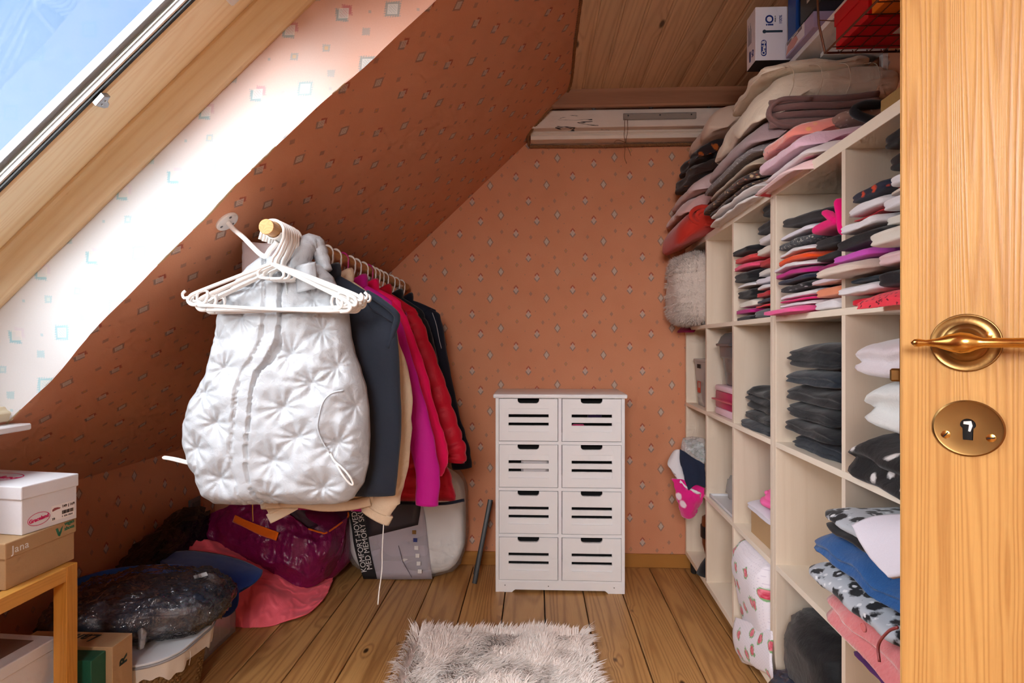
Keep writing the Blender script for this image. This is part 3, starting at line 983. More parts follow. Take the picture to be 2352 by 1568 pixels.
# ------------------------------------------------------------------ clothes rail under the slope
ROD_X, ROD_Z, ROD_R = -0.628, 1.3615, 0.018
RODW = wood('rod_pine', srgb(206, 156, 96), srgb(168, 114, 60), 'Y', grain=60, rough=0.45, contrast=0.7)
cr = thing('clothes_rail', 'round wooden clothes rail hanging under the sloping wall', 'clothes rail', (ROD_X, 1.30, ROD_Z))
MR = frame((0, 0, 0), (1, 0, 0), (0, 0, 1))
part('rod', tf(Matrix.Rotation(-PI / 2, 4, 'X'), lathe([(ROD_R - 0.001, 0), (ROD_R, 0.001), (ROD_R, 1.42), (ROD_R - 0.001, 1.421)], 28)), RODW, cr)
WP = WHITE_PLASTIC
for yb in (0.055, 1.26):
    # flange on the slope, hook swinging under the rod
    base = Vector((-0.772, 0, 0.935 * -0.772 + 2.117))
    nrm = Vector((SA, 0, -CA))
    fl = tf(frame((base.x - ROD_X, yb + 0.035, base.z - ROD_Z), (CA, 0, SA), (0, -1, 0)), lathe([(0.030, 0.0), (0.030, 0.004), (0.028, 0.006), (0.008, 0.0065), (0.0, 0.0065)], 24))
    br = part('bracket', fl, WP, cr)
    b0 = base - Vector((ROD_X, 0, ROD_Z)) + Vector((0, yb + 0.035, 0))
    pth = spline([b0, b0 + nrm * 0.030 + Vector((0, -0.004, 0)), b0 + nrm * 0.055 + Vector((0.012, -0.012, -0.004)), Vector((-0.040, yb + 0.012, -0.058)), Vector((-0.018, yb + 0.004, -0.044)), Vector((0.002, yb, -0.026))], 30)
    part('bracket_arm', tube(pth, 0.0062, 10), WP, br, smooth='all')
    cup = [(math.cos(a) * (ROD_R + 0.0015), math.sin(a) * (ROD_R + 0.0015)) for a in [math.radians(200 + 140 * k_ / 14) for k_ in range(15)]]
    cg = ([], [])
    for yy in (yb - 0.02, yb + 0.02):
        cg[0].extend([(c_[0], yy, c_[1]) for c_ in cup])
    for yy in (yb - 0.02, yb + 0.02):
        cg[0].extend([(c_[0] * 1.14, yy, c_[1] * 1.14) for c_ in cup])
    n = len(cup)
    for k_ in range(n - 1):
        cg[1].append((k_, k_ + 1, n + k_ + 1, n + k_))
        cg[1].append((2 * n + k_, 2 * n + k_ + 1, 3 * n + k_ + 1, 3 * n + k_))
        cg[1].append((k_, k_ + 1, 2 * n + k_ + 1, 2 * n + k_))
        cg[1].append((n + k_, n + k_ + 1, 3 * n + k_ + 1, 3 * n + k_))
    part('rod_cup', cg, WP, br)
    for an in (0.6, 2.7, 4.8):
        part('screw', tf(frame((base.x - ROD_X, yb + 0.035, base.z - ROD_Z), (CA, 0, SA), (0, -1, 0)) @ Matrix.Translation((0.019 * math.cos(an), 0.019 * math.sin(an), 0.0055)), lathe([(0.0038, 0), (0.0038, 0.0012), (0.001, 0.0018)], 10)), STEEL, br)

# hangers: origin on the rod axis, body in the local xz plane
def make_hanger(m, label, group):
    t = thing('clothes_hanger', label, 'hanger', group=group)
    # narrow hangers keep a round hook
    hk = [(-0.030, 0, -0.022), (-0.0262, 0, -0.006)]
    for a in range(0, 13):
        an = math.radians(172 - a * 15.5)
        hk.append((0.0262 * math.cos(an), 0, 0.0 + 0.0262 * math.sin(an) * 0.96))
    hk += [(0.025, 0, -0.02), (0.012, 0, -0.050), (0.002, 0, -0.066), (0.0, 0, -0.080)]
    part('hook', tube(spline(hk, 40), 0.0040, 8), m, t, smooth='all')
    arms = []
    for s_ in (-1, 1):
        arms.append(tube(spline([(0.0, 0, -0.078), (s_ * 0.012, 0, -0.084), (s_ * 0.10, 0, -0.122), (s_ * 0.176, 0, -0.156), (s_ * 0.190, 0, -0.166), (s_ * 0.194, 0, -0.176), (s_ * 0.186, 0, -0.184), (s_ * 0.17, 0, -0.185)], 22), 0.0046, 8))
        arms.append(tube(spline([(s_ * 0.012, 0, -0.084), (s_ * 0.030, 0, -0.098), (s_ * 0.026, 0, -0.112), (0, 0, -0.114)], 12), 0.0034, 6))
    part('shoulder_frame', join(*arms), m, t, smooth='all')
    part('trouser_bar', tube(spline([(-0.172, 0, -0.185), (-0.06, 0, -0.187), (0.06, 0, -0.187), (0.172, 0, -0.185)], 12), 0.0044, 8), m, t, smooth='all')
    for s_ in (-1, 1):
        part('end_loop', tube(spline([(s_ * 0.150, 0, -0.150), (s_ * 0.148, 0, -0.166), (s_ * 0.158, 0, -0.180), (s_ * 0.172, 0, -0.174), (s_ * 0.172, 0, -0.158), (s_ * 0.160, 0, -0.151), (s_ * 0.150, 0, -0.150)], 20), 0.0032, 6), m, t, smooth='all')
        part('side_hook', tube(spline([(s_ * 0.188, 0, -0.166), (s_ * 0.204, 0, -0.170), (s_ * 0.208, 0, -0.160), (s_ * 0.202, 0, -0.153)], 10), 0.0036, 6), m, t, smooth='all')
    return t
HANG_W = make_hanger(WP, 'white plastic hanger hanging empty at the near end of the rail', 'empty white hangers')
HANG_P = make_hanger(plain('magenta_plastic', srgb(190, 40, 120), 0.35), 'magenta plastic hanger midway along the rail', 'magenta hangers')
def hang(src, y, rot, tilt=0.0, label=None, group=None, first=False, sx=1.0):
    h_ = src if first else copy_tree(src)
    # the hook rests on the top of the rod
    h_.location = (ROD_X, y, ROD_Z - 0.0030)
    h_.rotation_euler = (0, tilt, rot)
    h_.scale = (sx, 1, 1)
    if label:
        h_['label'] = label
        h_['group'] = group
    return h_
for i, (y, r_, tl) in enumerate([(1.334, 0.045, 0.045), (1.348, 0.032, -0.02), (1.362, 0.020, 0.02), (1.376, 0.008, -0.045), (1.390, -0.004, 0.0), (1.404, -0.016, 0.03), (1.418, -0.026, -0.03)]):
    hang(HANG_W, y, r_, tl, first=(i == 0), label=('foremost', 'second', 'third', 'fourth', 'fifth', 'sixth', 'rearmost')[i] + ' empty white plastic hanger at the near end of the rail', group='empty white hangers')
# ------------------------------------------------------------------ garments on the rail
def lerp_list(L, z):
    """L = [(z, x)] sorted by falling z"""
    if z >= L[0][0]:
        return L[0][1]
    for (z0, x0), (z1, x1) in zip(L, L[1:]):
        if z1 <= z <= z0:
            f = (z - z1) / (z0 - z1) if z0 != z1 else 0
            f = f * f * (3 - 2 * f) * 0.4 + f * 0.6
            return x1 + (x0 - x1) * f
    return L[-1][1]
def outline(pts, y):
    o = [at(a, b, y) for a, b in pts]
    return [(p.z, p.x) for p in sorted(o, key=lambda p: -p.z)]

# white quilted vest -------------------------------------------------
VY = 1.462
VL = outline([(612, 596), (575, 620), (548, 650), (522, 690), (507, 740), (497, 800), (486, 850), (466, 885), (440, 930), (428, 968), (430, 1010), (440, 1055), (456, 1092), (470, 1122), (490, 1145), (512, 1158)], VY)
VR = outline([(712, 596), (742, 612), (768, 640), (786, 680), (803, 722), (808, 770), (816, 805), (831, 850), (843, 890), (849, 940), (851, 1000), (848, 1060), (838, 1105), (815, 1140), (800, 1150)], VY)
PL = outline([(662, 596), (664, 650), (668, 740), (664, 780), (645, 822), (622, 852), (611, 900), (606, 960), (600, 1010), (601, 1060), (610, 1105), (622, 1150)], VY)
TUFT = [at(a, b, VY) for a, b in [(581, 730), (524, 780), (756, 760), (693, 813), (546, 842), (737, 875), (498, 899), (677, 928), (827, 928), (529, 962), (707, 995), (482, 1020), (791, 1009), (653, 1046), (539, 1085), (759, 1106), (464, 1084), (600, 660), (735, 690), (790, 840), (640, 1128), (850, 1060), (440, 960)]]
random.seed(3)
TPH = [random.uniform(0, 6.28) for _ in TUFT]
NYLON = cloth('white_nylon', srgb(182, 186, 191), srgb(174, 178, 183), weave=700, bump=0.30, rough=0.36, sheen=0.1, fold=0.4, fscale=55, spec=0.5)
def vest_geo():
    zt, zb = at(660, 596, VY).z, at(660, 1148, VY).z
    NR, NF, NB = 170, 150, 40
    rings = []
    for j in range(NR):
        f = j / (NR - 1)
        z = zt + (zb - zt) * f
        xl, xr = lerp_list(VL, z), lerp_list(VR, z)
        xp = lerp_list(PL, z)
        Df = 0.034 + 0.028 * min(1, f * 2.5)
        if f > 0.93:
            Df *= 1 - ((f - 0.93) / 0.07) ** 2 * 0.65
        ring = []
        for i in range(NF):
            t = i / (NF - 1)
            t = 0.5 - 0.5 * math.cos(t * PI) * (0.55) - (0.5 - t) * 0.45 if True else t
            t = min(1, max(0, t))
            x = xl + (xr - xl) * t
            prof = max(0, 1 - abs(2 * t - 1) ** 3.2) ** 0.5
            dmin, wr, pin = 9, 0.0, 0.0
            for (q, ph) in zip(TUFT, TPH):
                dx, dz = x - q.x, z - q.z
                d = math.hypot(dx, dz)
                dmin = min(dmin, d)
                if d < 0.16:
                    an = math.atan2(dz, dx)
                    wr += 0.0042 * math.cos(9 * an + ph + 1.5 * math.sin(2 * an + ph)) * math.exp(-d / 0.040) * (1 - math.exp(-(d / 0.012) ** 2))
                    pin += math.exp(-(d / 0.010) ** 2)
            puff = 0.019 * min(1.0, dmin / 0.058) ** 0.75
            off = puff + wr - 0.004 * min(1, pin)
            off += 0.0030 * nz(x * 22, z * 26, 0.5) + 0.0020 * nz(x * 60, z * 38, 1.5)
            # placket: left front lies over the right one
            dp = x - xp
            if dp < 0:
                lip = 0.010
                if -0.034 < dp:
                    off = off * 0.45 + 0.006 + 0.0022 * nz(z * 40, 2.1, 0)
                off += lip
                if abs(dp + 0.036) < 0.004:
                    off -= 0.004
            else:
                gap = 0.003 + 0.018 * math.exp(-((z - at(650, 810, VY).z) / 0.05) ** 2) + 0.010 * math.exp(-((z - at(650, 640, VY).z) / 0.06) ** 2)
                if dp < gap:
                    off -= 0.011
            ring.append((x, VY - (Df * prof + off * min(1, prof * 1.6)), z))
        for i in range(1, NB + 1):
            t = 1 - i / (NB + 1)
            x = xl + (xr - xl) * t
            prof = max(0, 1 - abs(2 * t - 1) ** 3) ** 0.5
            ring.append((x, VY + 0.022 * prof, z))
        rings.append(ring)
    return loft(rings)
vest = thing('quilted_vest', 'white shiny quilted vest, foremost garment on the rail', 'vest', (ROD_X, VY, 0.70))
def loc_(o, g):
    return mv(-o.location.x, -o.location.y, -o.location.z, g)
part('body', loc_(vest, vest_geo()), NYLON, vest, smooth='all')
# collar: stuffed stand-up collar on the right, lining of the neck on the left
cp = spline([at(686, 640, VY - 0.055), at(690, 600, VY - 0.035), at(702, 568, VY - 0.01), at(722, 562, VY + 0.01), at(738, 590, VY + 0.012), at(752, 622, VY + 0.008)], 26)
cgeo = tube(cp, [0.012 + 0.016 * math.sin(PI * min(1, (i + 3) / 28)) + 0.0016 * math.sin(i * 2.1) for i in range(26)], 18)
part('collar', loc_(vest, cgeo), NYLON, vest, smooth='all')
def lin(u, v):
    a = at(562 + 100 * u, 556 + 6 * u + 84 * v, VY + 0.045 - 0.03 * math.sin(PI * u))
    return a + Vector((0, 0.004 * nz(u * 5, v * 5, 0), 0))
part('neck_lining', loc_(vest, surf(lin, 18, 14, 0.008)), cloth('lilac_lining', srgb(216, 202, 204), weave=700, bump=0.1, rough=0.5), vest, smooth='all')
# flap of the right front collar turned out
def flap(u, v):
    a = at(684 + 36 * u + 6 * v, 612 + 60 * v - 10 * u, VY - 0.058 - 0.012 * math.sin(PI * u))
    return a
part('collar_flap', loc_(vest, surf(flap, 12, 12, 0.010)), NYLON, vest, smooth='all')
# cords and pocket piping
part('cord', loc_(vest, tube(spline([at(444, 1068, VY - 0.035), at(420, 1062, VY - 0.045), at(392, 1055, VY - 0.05), at(376, 1052, VY - 0.05), at(380, 1049, VY - 0.05), at(410, 1054, VY - 0.045), at(444, 1064, VY - 0.035)], 30), 0.0030, 6)), WHITE_INK, vest, smooth='all')
part('cord', loc_(vest, tube(spline([at(756, 1036, VY - 0.075), at(768, 1058, VY - 0.082), at(784, 1072, VY - 0.084), at(802, 1092, VY - 0.082), at(811, 1110, VY - 0.078), at(805, 1112, VY - 0.08), at(788, 1092, VY - 0.086), at(772, 1066, VY - 0.086)], 34), 0.0026, 6)), WHITE_INK, vest, smooth='all')
part('pocket_piping', loc_(vest, tube(spline([at(790, 896, VY - 0.070), at(762, 903, VY - 0.078), at(744, 920, VY - 0.082), at(734, 950, VY - 0.084), at(730, 985, VY - 0.082), at(744, 1020, VY - 0.080), at(758, 1040, VY - 0.078)], 30), 0.0022, 6)), NYLON, vest, smooth='all')
for a, b in ((670, 740), (639, 852), (616, 987)):
    part('snap_button', loc_(vest, tf(frame(at(a, b, VY - 0.060), (1, 0, 0), (0, 0, 1)), lathe([(0.0045, 0), (0.0045, 0.003), (0.002, 0.004)], 12))), STEEL, vest)
def zip_pts(n=22):
    return [at(654 + 6 * i / n, 622 + 56 * i / n, VY - 0.062) for i in range(n)]
part('zip_teeth', loc_(vest, join(*[mv(p.x, p.y, p.z, bx(-0.0018, 0.0018, -0.002, 0.002, -0.0008, 0.0008)) for p in zip_pts()])), ALU, vest, smooth=False)
part('zip_pull', loc_(vest, join(tube([at(582, 1150, VY - 0.03), at(572, 1158, VY - 0.034)], 0.0022, 6), tube([at(580, 1154, VY - 0.034), at(580, 1175, VY - 0.034), at(581, 1197, VY - 0.032)], 0.0018, 6))), BRASS_OLD, vest)
hang(HANG_W, 1.456, -0.02, 0.0, label='white hanger carrying the white quilted vest', group='hangers in use', sx=0.72)

# generic coat -------------------------------------------------------
def coat(name, label, cat, Y, m, right, hem_px, sleeve_w=0.115, thick=0.040, seed=1, baffle=None, sleeve_m=None, cuff=None, left_scale=1.0, hem_in=0.03, neck=0.05, collar=True, torso_bottom=None, slv=True, skew=0.0, flare=0.02):
    """right = photo outline of the right-hand side, shoulder to cuff; the left side mirrors it about the rail"""
    t = thing(name, label, cat, (ROD_X, Y, 0.6))
    R = [at(a, b, Y) for a, b in right]
    top = Vector((ROD_X, Y, ROD_Z - 0.070))
    sh_p = R[0]
    zb = at(800, torso_bottom or hem_px, Y).z
    # torso
    NR, N = 46, 72
    sw = max(0.10, (sh_p.x - ROD_X))
    rings = []
    for j in range(NR):
        f = j / (NR - 1)
        z = top.z + (zb - top.z) * f
        slope_end = max(0.02, (top.z - sh_p.z) / (top.z - zb))
        if f < slope_end:
            w = neck + (sw - neck) * (f / slope_end) ** 0.85
        else:
            w = sw + 0.012 * math.sin((f - slope_end) * 5) + flare * (f - slope_end)
        d = thick * (0.35 + 0.65 * min(1, f * 4))
        if f > 0.97:
            d *= 0.8
        ring = []
        for i in range(N):
            a = 2 * PI * i / N
            c, s_ = math.cos(a), math.sin(a)
            x = w * (abs(c) ** 0.75) * (1 if c > 0 else -1)
            y = d * (abs(s_) ** 0.8) * (1 if s_ > 0 else -1)
            if baffle:
                bf = abs(math.sin(PI * (z - zb) / baffle)) ** 0.5
                x *= 0.965 + 0.035 * bf
                y *= 0.60 + 0.40 * bf
            y += thick * 0.45 * f * nz(x * 16, z * 2.2, 0.4, seed=seed) + 0.10 * thick * math.sin(x * 70 + seed) * f
            x += 0.010 * f * nz(z * 9, seed, 0.3) + skew * f * f
            ring.append((x, y, z - 0.6))
        rings.append(ring)
    part('body', loft(rings), m, t, smooth='all')
    # sleeves
    if slv:
        for s_ in (1, -1):
            pts = []
            for p in R[:]:
                x = p.x - ROD_X - sleeve_w / 2
                pts.append(Vector((s_ * x * (1 if s_ > 0 else left_scale), 0.0 if s_ > 0 else 0.004, p.z - 0.6)))
            pts[0] = Vector((s_ * (sw - 0.045), 0, sh_p.z - 0.6 - 0.004))
            n = 60
            cl = spline(pts, n)
            rings = []
            for i, p in enumerate(cl):
                f = i / (n - 1)
                tdir = (cl[min(i + 1, n - 1)] - cl[max(i - 1, 0)]).normalized()
                side = Vector((tdir.z, 0, -tdir.x))
                wv = sleeve_w / 2 * (0.92 if f > 0.1 else 0.5 + 4.2 * f) * (1.0 - 0.18 * f)
                dv = thick * 0.62
                if baffle:
                    bf = abs(math.sin(PI * f * n * 0.01 / baffle * 0.95)) ** 0.5
                    wv *= 0.84 + 0.16 * bf
                    dv *= 0.55 + 0.45 * bf
                elif f > 0.86 and cuff:
                    wv *= 0.86
                ring = []
                for k_ in range(24):
                    a = 2 * PI * k_ / 24
                    ww = wv * (1 + 0.10 * nz(f * 16, math.cos(a) * 1.4, math.sin(a) * 1.4, seed=seed + s_))
                    ring.append(p + side * math.cos(a) * ww + Vector((0, math.sin(a) * dv, 0)))
                rings.append(ring)
            part('sleeve', loft(rings), sleeve_m or m, t, smooth='all')
            if cuff:
                p0, p1 = cl[int(n * 0.93)], cl[-1]
                dr_ = (p1 - p0).normalized()
                cr_ = []
                sd = Vector((dr_.z, 0, -dr_.x))
                for j in range(8):
                    q = p1 - dr_ * 0.004 + dr_ * 0.03 * j / 7
                    cr_.append([q + sd * math.cos(2 * PI * k_ / 24) * (sleeve_w * 0.40 + 0.0012 * math.cos(k_ * PI)) + Vector((0, math.sin(2 * PI * k_ / 24) * thick * 0.5, 0)) for k_ in range(24)])
                part('cuff', loft(cr_), cuff, t, smooth='all')
    if collar:
        cpts = [Vector((0.075 * math.cos(a), 0.030 * math.sin(a), top.z - 0.6 - 0.012 + 0.016 * math.cos(2 * a))) for a in [2 * PI * k_ / 30 for k_ in range(30)]]
        part('collar', tube(cpts, 0.010, 8, closed=True, flat=(0.022, 0.007)), m, t, smooth='all')
    return t

NAVY = cloth('slate_navy', srgb(44, 52, 66), srgb(34, 40, 52), weave=800, bump=0.25, rough=0.75, sheen=0.15, fold=0.5, fscale=22)
BEIGE = cloth('beige_nylon', srgb(226, 204, 176), srgb(214, 190, 160), weave=600, bump=0.35, rough=0.55, sheen=0.1, fold=0.5, fscale=26, spec=0.35)
MAGENTA = cloth('magenta_shell', srgb(196, 18, 142), srgb(170, 12, 122), weave=600, bump=0.2, rough=0.6, sheen=0.1, fold=0.35, fscale=12)
HOTPINK = cloth('hot_pink_shell', srgb(244, 6, 96), srgb(222, 4, 80), weave=600, bump=0.25, rough=0.55, sheen=0.1, fold=0.5, fscale=18)
REDP = cloth('red_puffer', srgb(190, 10, 40), srgb(160, 6, 30), weave=600, bump=0.25, rough=0.5, sheen=0.1, fold=0.5, fscale=34)
MIDNIGHT = cloth('midnight_navy', srgb(22, 26, 42), srgb(16, 18, 30), weave=800, bump=0.2, rough=0.75, sheen=0.15)

# sleeveless slate jacket
coat('padded_gilet', 'dark slate sleeveless padded jacket just behind the white vest', 'jacket', 1.575, NAVY, [(905, 712), (898, 790), (893, 900), (896, 1000), (884, 1080)], 1135, thick=0.036, seed=2, slv=False, hem_in=0.0)
g = SC.objects['padded_gilet']
part('armhole_trim', loc_(g, tube(spline([at(842, 672, 1.545), at(872, 690, 1.54), at(905, 716, 1.55), at(912, 734, 1.56), at(900, 770, 1.565), at(890, 800, 1.56)], 24), 0.009, 8)), NAVY, g, smooth='all')
part('shoulder_seam', loc_(g, tube(spline([at(830, 668, 1.535), at(850, 706, 1.532), at(878, 726, 1.532), at(900, 740, 1.54)], 20), 0.0022, 6)), MIDNIGHT, g, smooth='all')
# beige windbreaker: its right sleeve hangs in front
coat('windbreaker', 'beige nylon windbreaker with a drawstring hanging from its hem', 'jacket', 1.69, BEIGE, [(890, 706), (925, 800), (950, 890), (953, 960), (948, 1060), (930, 1140), (915, 1172)], 1150, sleeve_w=0.118, thick=0.040, seed=4, cuff=BEIGE, left_scale=0.93)
w_ = SC.objects['windbreaker']
part('hem_band', loc_(w_, tube(spline([at(600, 1158, 1.665), at(680, 1154, 1.648), at(740, 1162, 1.645), at(800, 1160, 1.648), at(850, 1150, 1.66)], 26), 0.012, 8, flat=(0.016, 0.005))), BEIGE, w_, smooth='all')
part('drawstring', loc_(w_, tube(spline([at(881, 1204, 1.655), at(878, 1260, 1.655), at(877, 1310, 1.655), at(871, 1355, 1.655), at(868, 1388, 1.655)], 30), 0.0018, 6)), WHITE_INK, w_, smooth='all')
part('hem_buckle', loc_(w_, tube([at(725, 1148, 1.638), at(725, 1155, 1.638), at(735, 1155, 1.638), at(735, 1148, 1.638)], 0.0012, 6)), BRASS_OLD, w_)
# magenta coat, straight panel
coat('shell_coat', 'magenta shell coat with a straight hem behind the beige windbreaker', 'coat', 1.83, MAGENTA, [(900, 690), (930, 760), (958, 850), (985, 940), (1008, 1030), (1018, 1100), (1016, 1160)], 1168, sleeve_w=0.10, thick=0.030, seed=6, left_scale=0.88)
# hot pink jacket
coat('rain_jacket', 'hot pink jacket hanging between the magenta coat and red puffer', 'jacket', 1.965, HOTPINK, [(920, 690), (952, 770), (985, 860), (1008, 950), (1030, 1015), (1037, 1050), (1026, 1085)], 1080, sleeve_w=0.105, thick=0.036, seed=8, left_scale=0.85)
# red puffer
coat('puffer_jacket', 'red puffer jacket with quilted sleeves and a navy hem', 'jacket', 2.14, REDP, [(958, 712), (985, 770), (1018, 850), (1042, 920), (1064, 990), (1080, 1035), (1078, 1060)], 1145, sleeve_w=0.125, thick=0.048, seed=9, baffle=0.062, left_scale=0.82, skew=0.125, flare=0.05)
rp = SC.objects['puffer_jacket']
part('hem_binding', loc_(rp, tube(spline([at(820, 1152, 2.10), at(940, 1156, 2.095), at(1020, 1156, 2.10), at(1066, 1148, 2.125)], 20), 0.006, 6)), MIDNIGHT, rp, smooth='all')
# dark coats at the far end
coat('dark_coat', 'black coat squeezed in front of the far navy coat', 'coat', 2.33, cloth('soot_cloth', srgb(24, 24, 28)), [(975, 716), (1000, 790), (1022, 880), (1044, 960), (1060, 1030)], 1090, sleeve_w=0.10, thick=0.036, seed=11, left_scale=0.8)
coat('navy_coat', 'navy coat hanging last on the rail next to the back wall', 'coat', 2.52, MIDNIGHT, [(1002, 712), (1020, 748), (1034, 830), (1050, 910), (1068, 980), (1086, 1035), (1091, 1075)], 1092, sleeve_w=0.115, thick=0.045, seed=12, left_scale=0.78)
nc = SC.objects['navy_coat']
part('reflective_piping', loc_(nc, tube(spline([at(993, 718, 2.47), at(1002, 745, 2.468), at(1009, 780, 2.468), at(1014, 800, 2.468)], 16), 0.0016, 6)), plain('grey_piping', srgb(170, 166, 172), 0.6), nc, smooth='all')
HL = [(1.572, 'white hanger carrying the slate sleeveless jacket', 0), (1.688, 'white hanger carrying the beige windbreaker', 0), (1.760, 'white hanger on the bare stretch of rail before the magenta one', 0), (1.828, 'magenta plastic hanger carrying the magenta shell coat', 1), (1.90, 'white hanger right behind the nearer magenta hanger', 0), (1.963, 'white hanger carrying the hot pink jacket', 0),
      (2.045, 'white hanger just before the farther magenta hanger', 0), (2.105, 'magenta plastic hanger just before the red puffer jacket', 1), (2.145, 'white hanger carrying the red puffer jacket', 0), (2.205, 'first white hanger behind the red puffer jacket', 0), (2.262, 'second white hanger behind the red puffer jacket', 0), (2.330, 'white hanger carrying the black coat', 0), (2.44, 'white hanger between the black and navy coats', 0), (2.525, 'white hanger carrying the navy coat', 0), (2.625, 'last white hanger at the far end of the rail', 0)]
fp = True
for y, lb, pk in HL:
    hang(HANG_P if pk else HANG_W, y, random.uniform(-0.02, 0.02), 0, lb, 'magenta hangers' if pk else 'hangers in use', first=(pk and fp), sx=0.70)
    if pk:
        fp = False
# ------------------------------------------------------------------ soft-shape helpers
def cpatch(rows, nu, nv, thick=0.006, wr=0.0, wscale=18.0, seed=0.0):
    """smooth sheet through a grid of (px, py, Y) control points, with wrinkles"""
    cols = [spline([at(*p) for p in r], nu) for r in rows]
    grid = [spline([c[i] for c in cols], nv) for i in range(nu)]
    def fn(u, v):
        p = grid[int(round(u * (nu - 1)))][int(round(v * (nv - 1)))]
        if wr:
            a = nz(p.x, p.y, p.z, wscale, seed)
            b = (1 - abs(nz(p.x, p.y * 1.3, p.z, wscale * 0.7, seed + 5)) * 2) ** 3
            c = (1 - abs(nz(p.x * 1.6, p.y, p.z * 0.5, wscale * 1.5, seed + 8)) * 2) ** 3
            k = 0.8 * a + 0.55 * b + 0.35 * c
            return p + Vector((0.2 * k, -0.8 * k, 0.5 * k)) * wr
        return p
    return surf(fn, nu, nv, thick)

def blob(a, b, c, e1=0.6, e2=0.7, nu=40, nv=24, wr=0.0, ws=10.0, seed=0.0, flat=0.0, fn=None):
    """super-ellipsoid bundle; flat = share of the underside pressed level"""
    V, F = [], []
    sg = lambda t, e: math.copysign(abs(t) ** e, t)
    for j in range(nv + 1):
        ph = -PI / 2 + PI * j / nv
        for i in range(nu):
            th = 2 * PI * i / nu
            x = a * sg(math.cos(ph), e1) * sg(math.cos(th), e2)
            y = b * sg(math.cos(ph), e1) * sg(math.sin(th), e2)
            z = c * sg(math.sin(ph), e1)
            if wr:
                d = nz(x, y, z, ws, seed) * 0.6 + 0.45 * (1 - 2 * abs(nz(x, y, z, ws * 1.5, seed + 3))) ** 3 + 0.25 * (1 - 2 * abs(nz(x * 1.5, y, z, ws * 3.2, seed + 7))) ** 3
                n = Vector((x / a / a, y / b / b, z / c / c))
                n = n.normalized() if n.length > 0 else Vector((0, 0, 1))
                x, y, z = x + n.x * d * wr, y + n.y * d * wr, z + n.z * d * wr
            z = max(z, -c * (1 - flat))
            if fn:
                x, y, z = fn(x, y, z)
            V.append((x, y, z))
    for j in range(nv):
        for i in range(nu):
            F.append((j * nu + i, j * nu + (i + 1) % nu, (j + 1) * nu + (i + 1) % nu, (j + 1) * nu + i))
    return V, F

# ------------------------------------------------------------------ wooden rack with shoe boxes
rk = thing('wooden_rack', 'low orange-brown wooden rack holding shoe boxes by the knee wall', 'rack', (-1.131, 1.36, 0))
P_ = 0.034
for xx in (-P_, -0.33):
    for yy in (-P_, -0.66):
        part('leg', bx(xx, xx + P_, yy, yy + P_, 0, 0.55, 0.0015), RACK_WOOD, rk, smooth=False)
RWY = wood('rack_wood_y', srgb(214, 156, 74), srgb(184, 122, 44), 'Y', grain=60, rough=0.35, contrast=0.6)
RWX = wood('rack_wood_x', srgb(214, 156, 74), srgb(184, 122, 44), 'X', grain=60, rough=0.35, contrast=0.6)
for xx in (-P_, -0.33):
    part('rail', bx(xx, xx + P_, -0.66 + P_, -P_, 0.516, 0.55, 0.001), RWY, rk, smooth=False)
for yy in (-0.031, -0.657):
    part('cross_rail', bx(-0.33 + P_, -P_, yy, yy + 0.028, 0.520, 0.549, 0.001), RWX, rk, smooth=False)
for k_ in range(5):
    part('slat', bx(-0.285 + k_ * 0.048, -0.285 + k_ * 0.048 + 0.034, -0.63, -0.031, 0.520, 0.534, 0.001), RWY, rk, smooth=False)
part('lower_shelf', bx(-0.325, -P_ - 0.001, -0.65, -0.012, 0.138, 0.150, 0.001), RWY, rk, smooth=False)

def shoebox(name, label, M, L, W, H, lid, mb, ml, grp='shoe boxes on the rack'):
    """local x = 0 is the right-hand face, box runs to -L; y = 0..W; lid overhangs"""
    t = thing(name, label, 'box', M=M, group=grp)
    part('box_body', bx(-L + 0.003, -0.003, 0.003, W - 0.003, 0, H - 0.004, 0.0015), mb, t, smooth=False)
    part('lid', bx(-L, 0, 0, W, H - lid, H, 0.0025, 2), ml, t, smooth=False)
    return t
FX = lambda y, z, o=0.0: frame((o, y, z), (0, 1, 0), (0, 0, 1))
jb = shoebox('shoe_box', 'brown kraft shoe box lying directly on the wooden rack', Matrix.Translation((-1.153, 1.190, 0.5505)) @ rz(-0.01), 0.285, 0.190, 0.1035, 0.036, KRAFT, KRAFT)
text('Jana', 0.024, WHITE_INK, jb, FX(0.036, 0.0835, 0.0003), align='CENTER', space=1.1)
text('vegan\nshoes', 0.0125, GREEN_INK, jb, FX(0.168, 0.0915, 0.0003), bold=0.0003)
part('leaf_mark', tf(FX(0.139, 0.0835, 0.0002), prism([(-0.011, 0.010), (-0.005, 0.011), (0.0, -0.002), (0.004, 0.006), (0.010, 0.012), (0.006, -0.002), (0.001, -0.011), (-0.004, -0.008)], 0, 0.0004)), GREEN_INK, jb, smooth=False)
gb = shoebox('shoe_box', 'white shoe box with a pink oval name, on top of the stack', Matrix.Translation((-1.160, 1.236, 0.6545)) @ rz(-0.14), 0.275, 0.140, 0.111, 0.031, WHITE_CARD, WHITE_CARD)
def oval(M, rx_, ry_, w, m, parent, name='oval_ring', a0=0.0, a1=2 * PI, n=48):
    V, F = [], []
    for k_ in range(n + 1):
        a = a0 + (a1 - a0) * k_ / n
        for r_ in (0, w):
            V.append((math.cos(a) * (rx_ - r_), math.sin(a) * (ry_ - r_), 0.0003))
    for k_ in range(n):
        F.append((2 * k_, 2 * k_ + 1, 2 * k_ + 3, 2 * k_ + 2))
    return part(name, tf(M, (V, F)), m, parent, smooth=False)
oval(FX(0.042, 0.027, -0.0026), 0.0265, 0.0150, 0.0013, PINK_INK, gb)
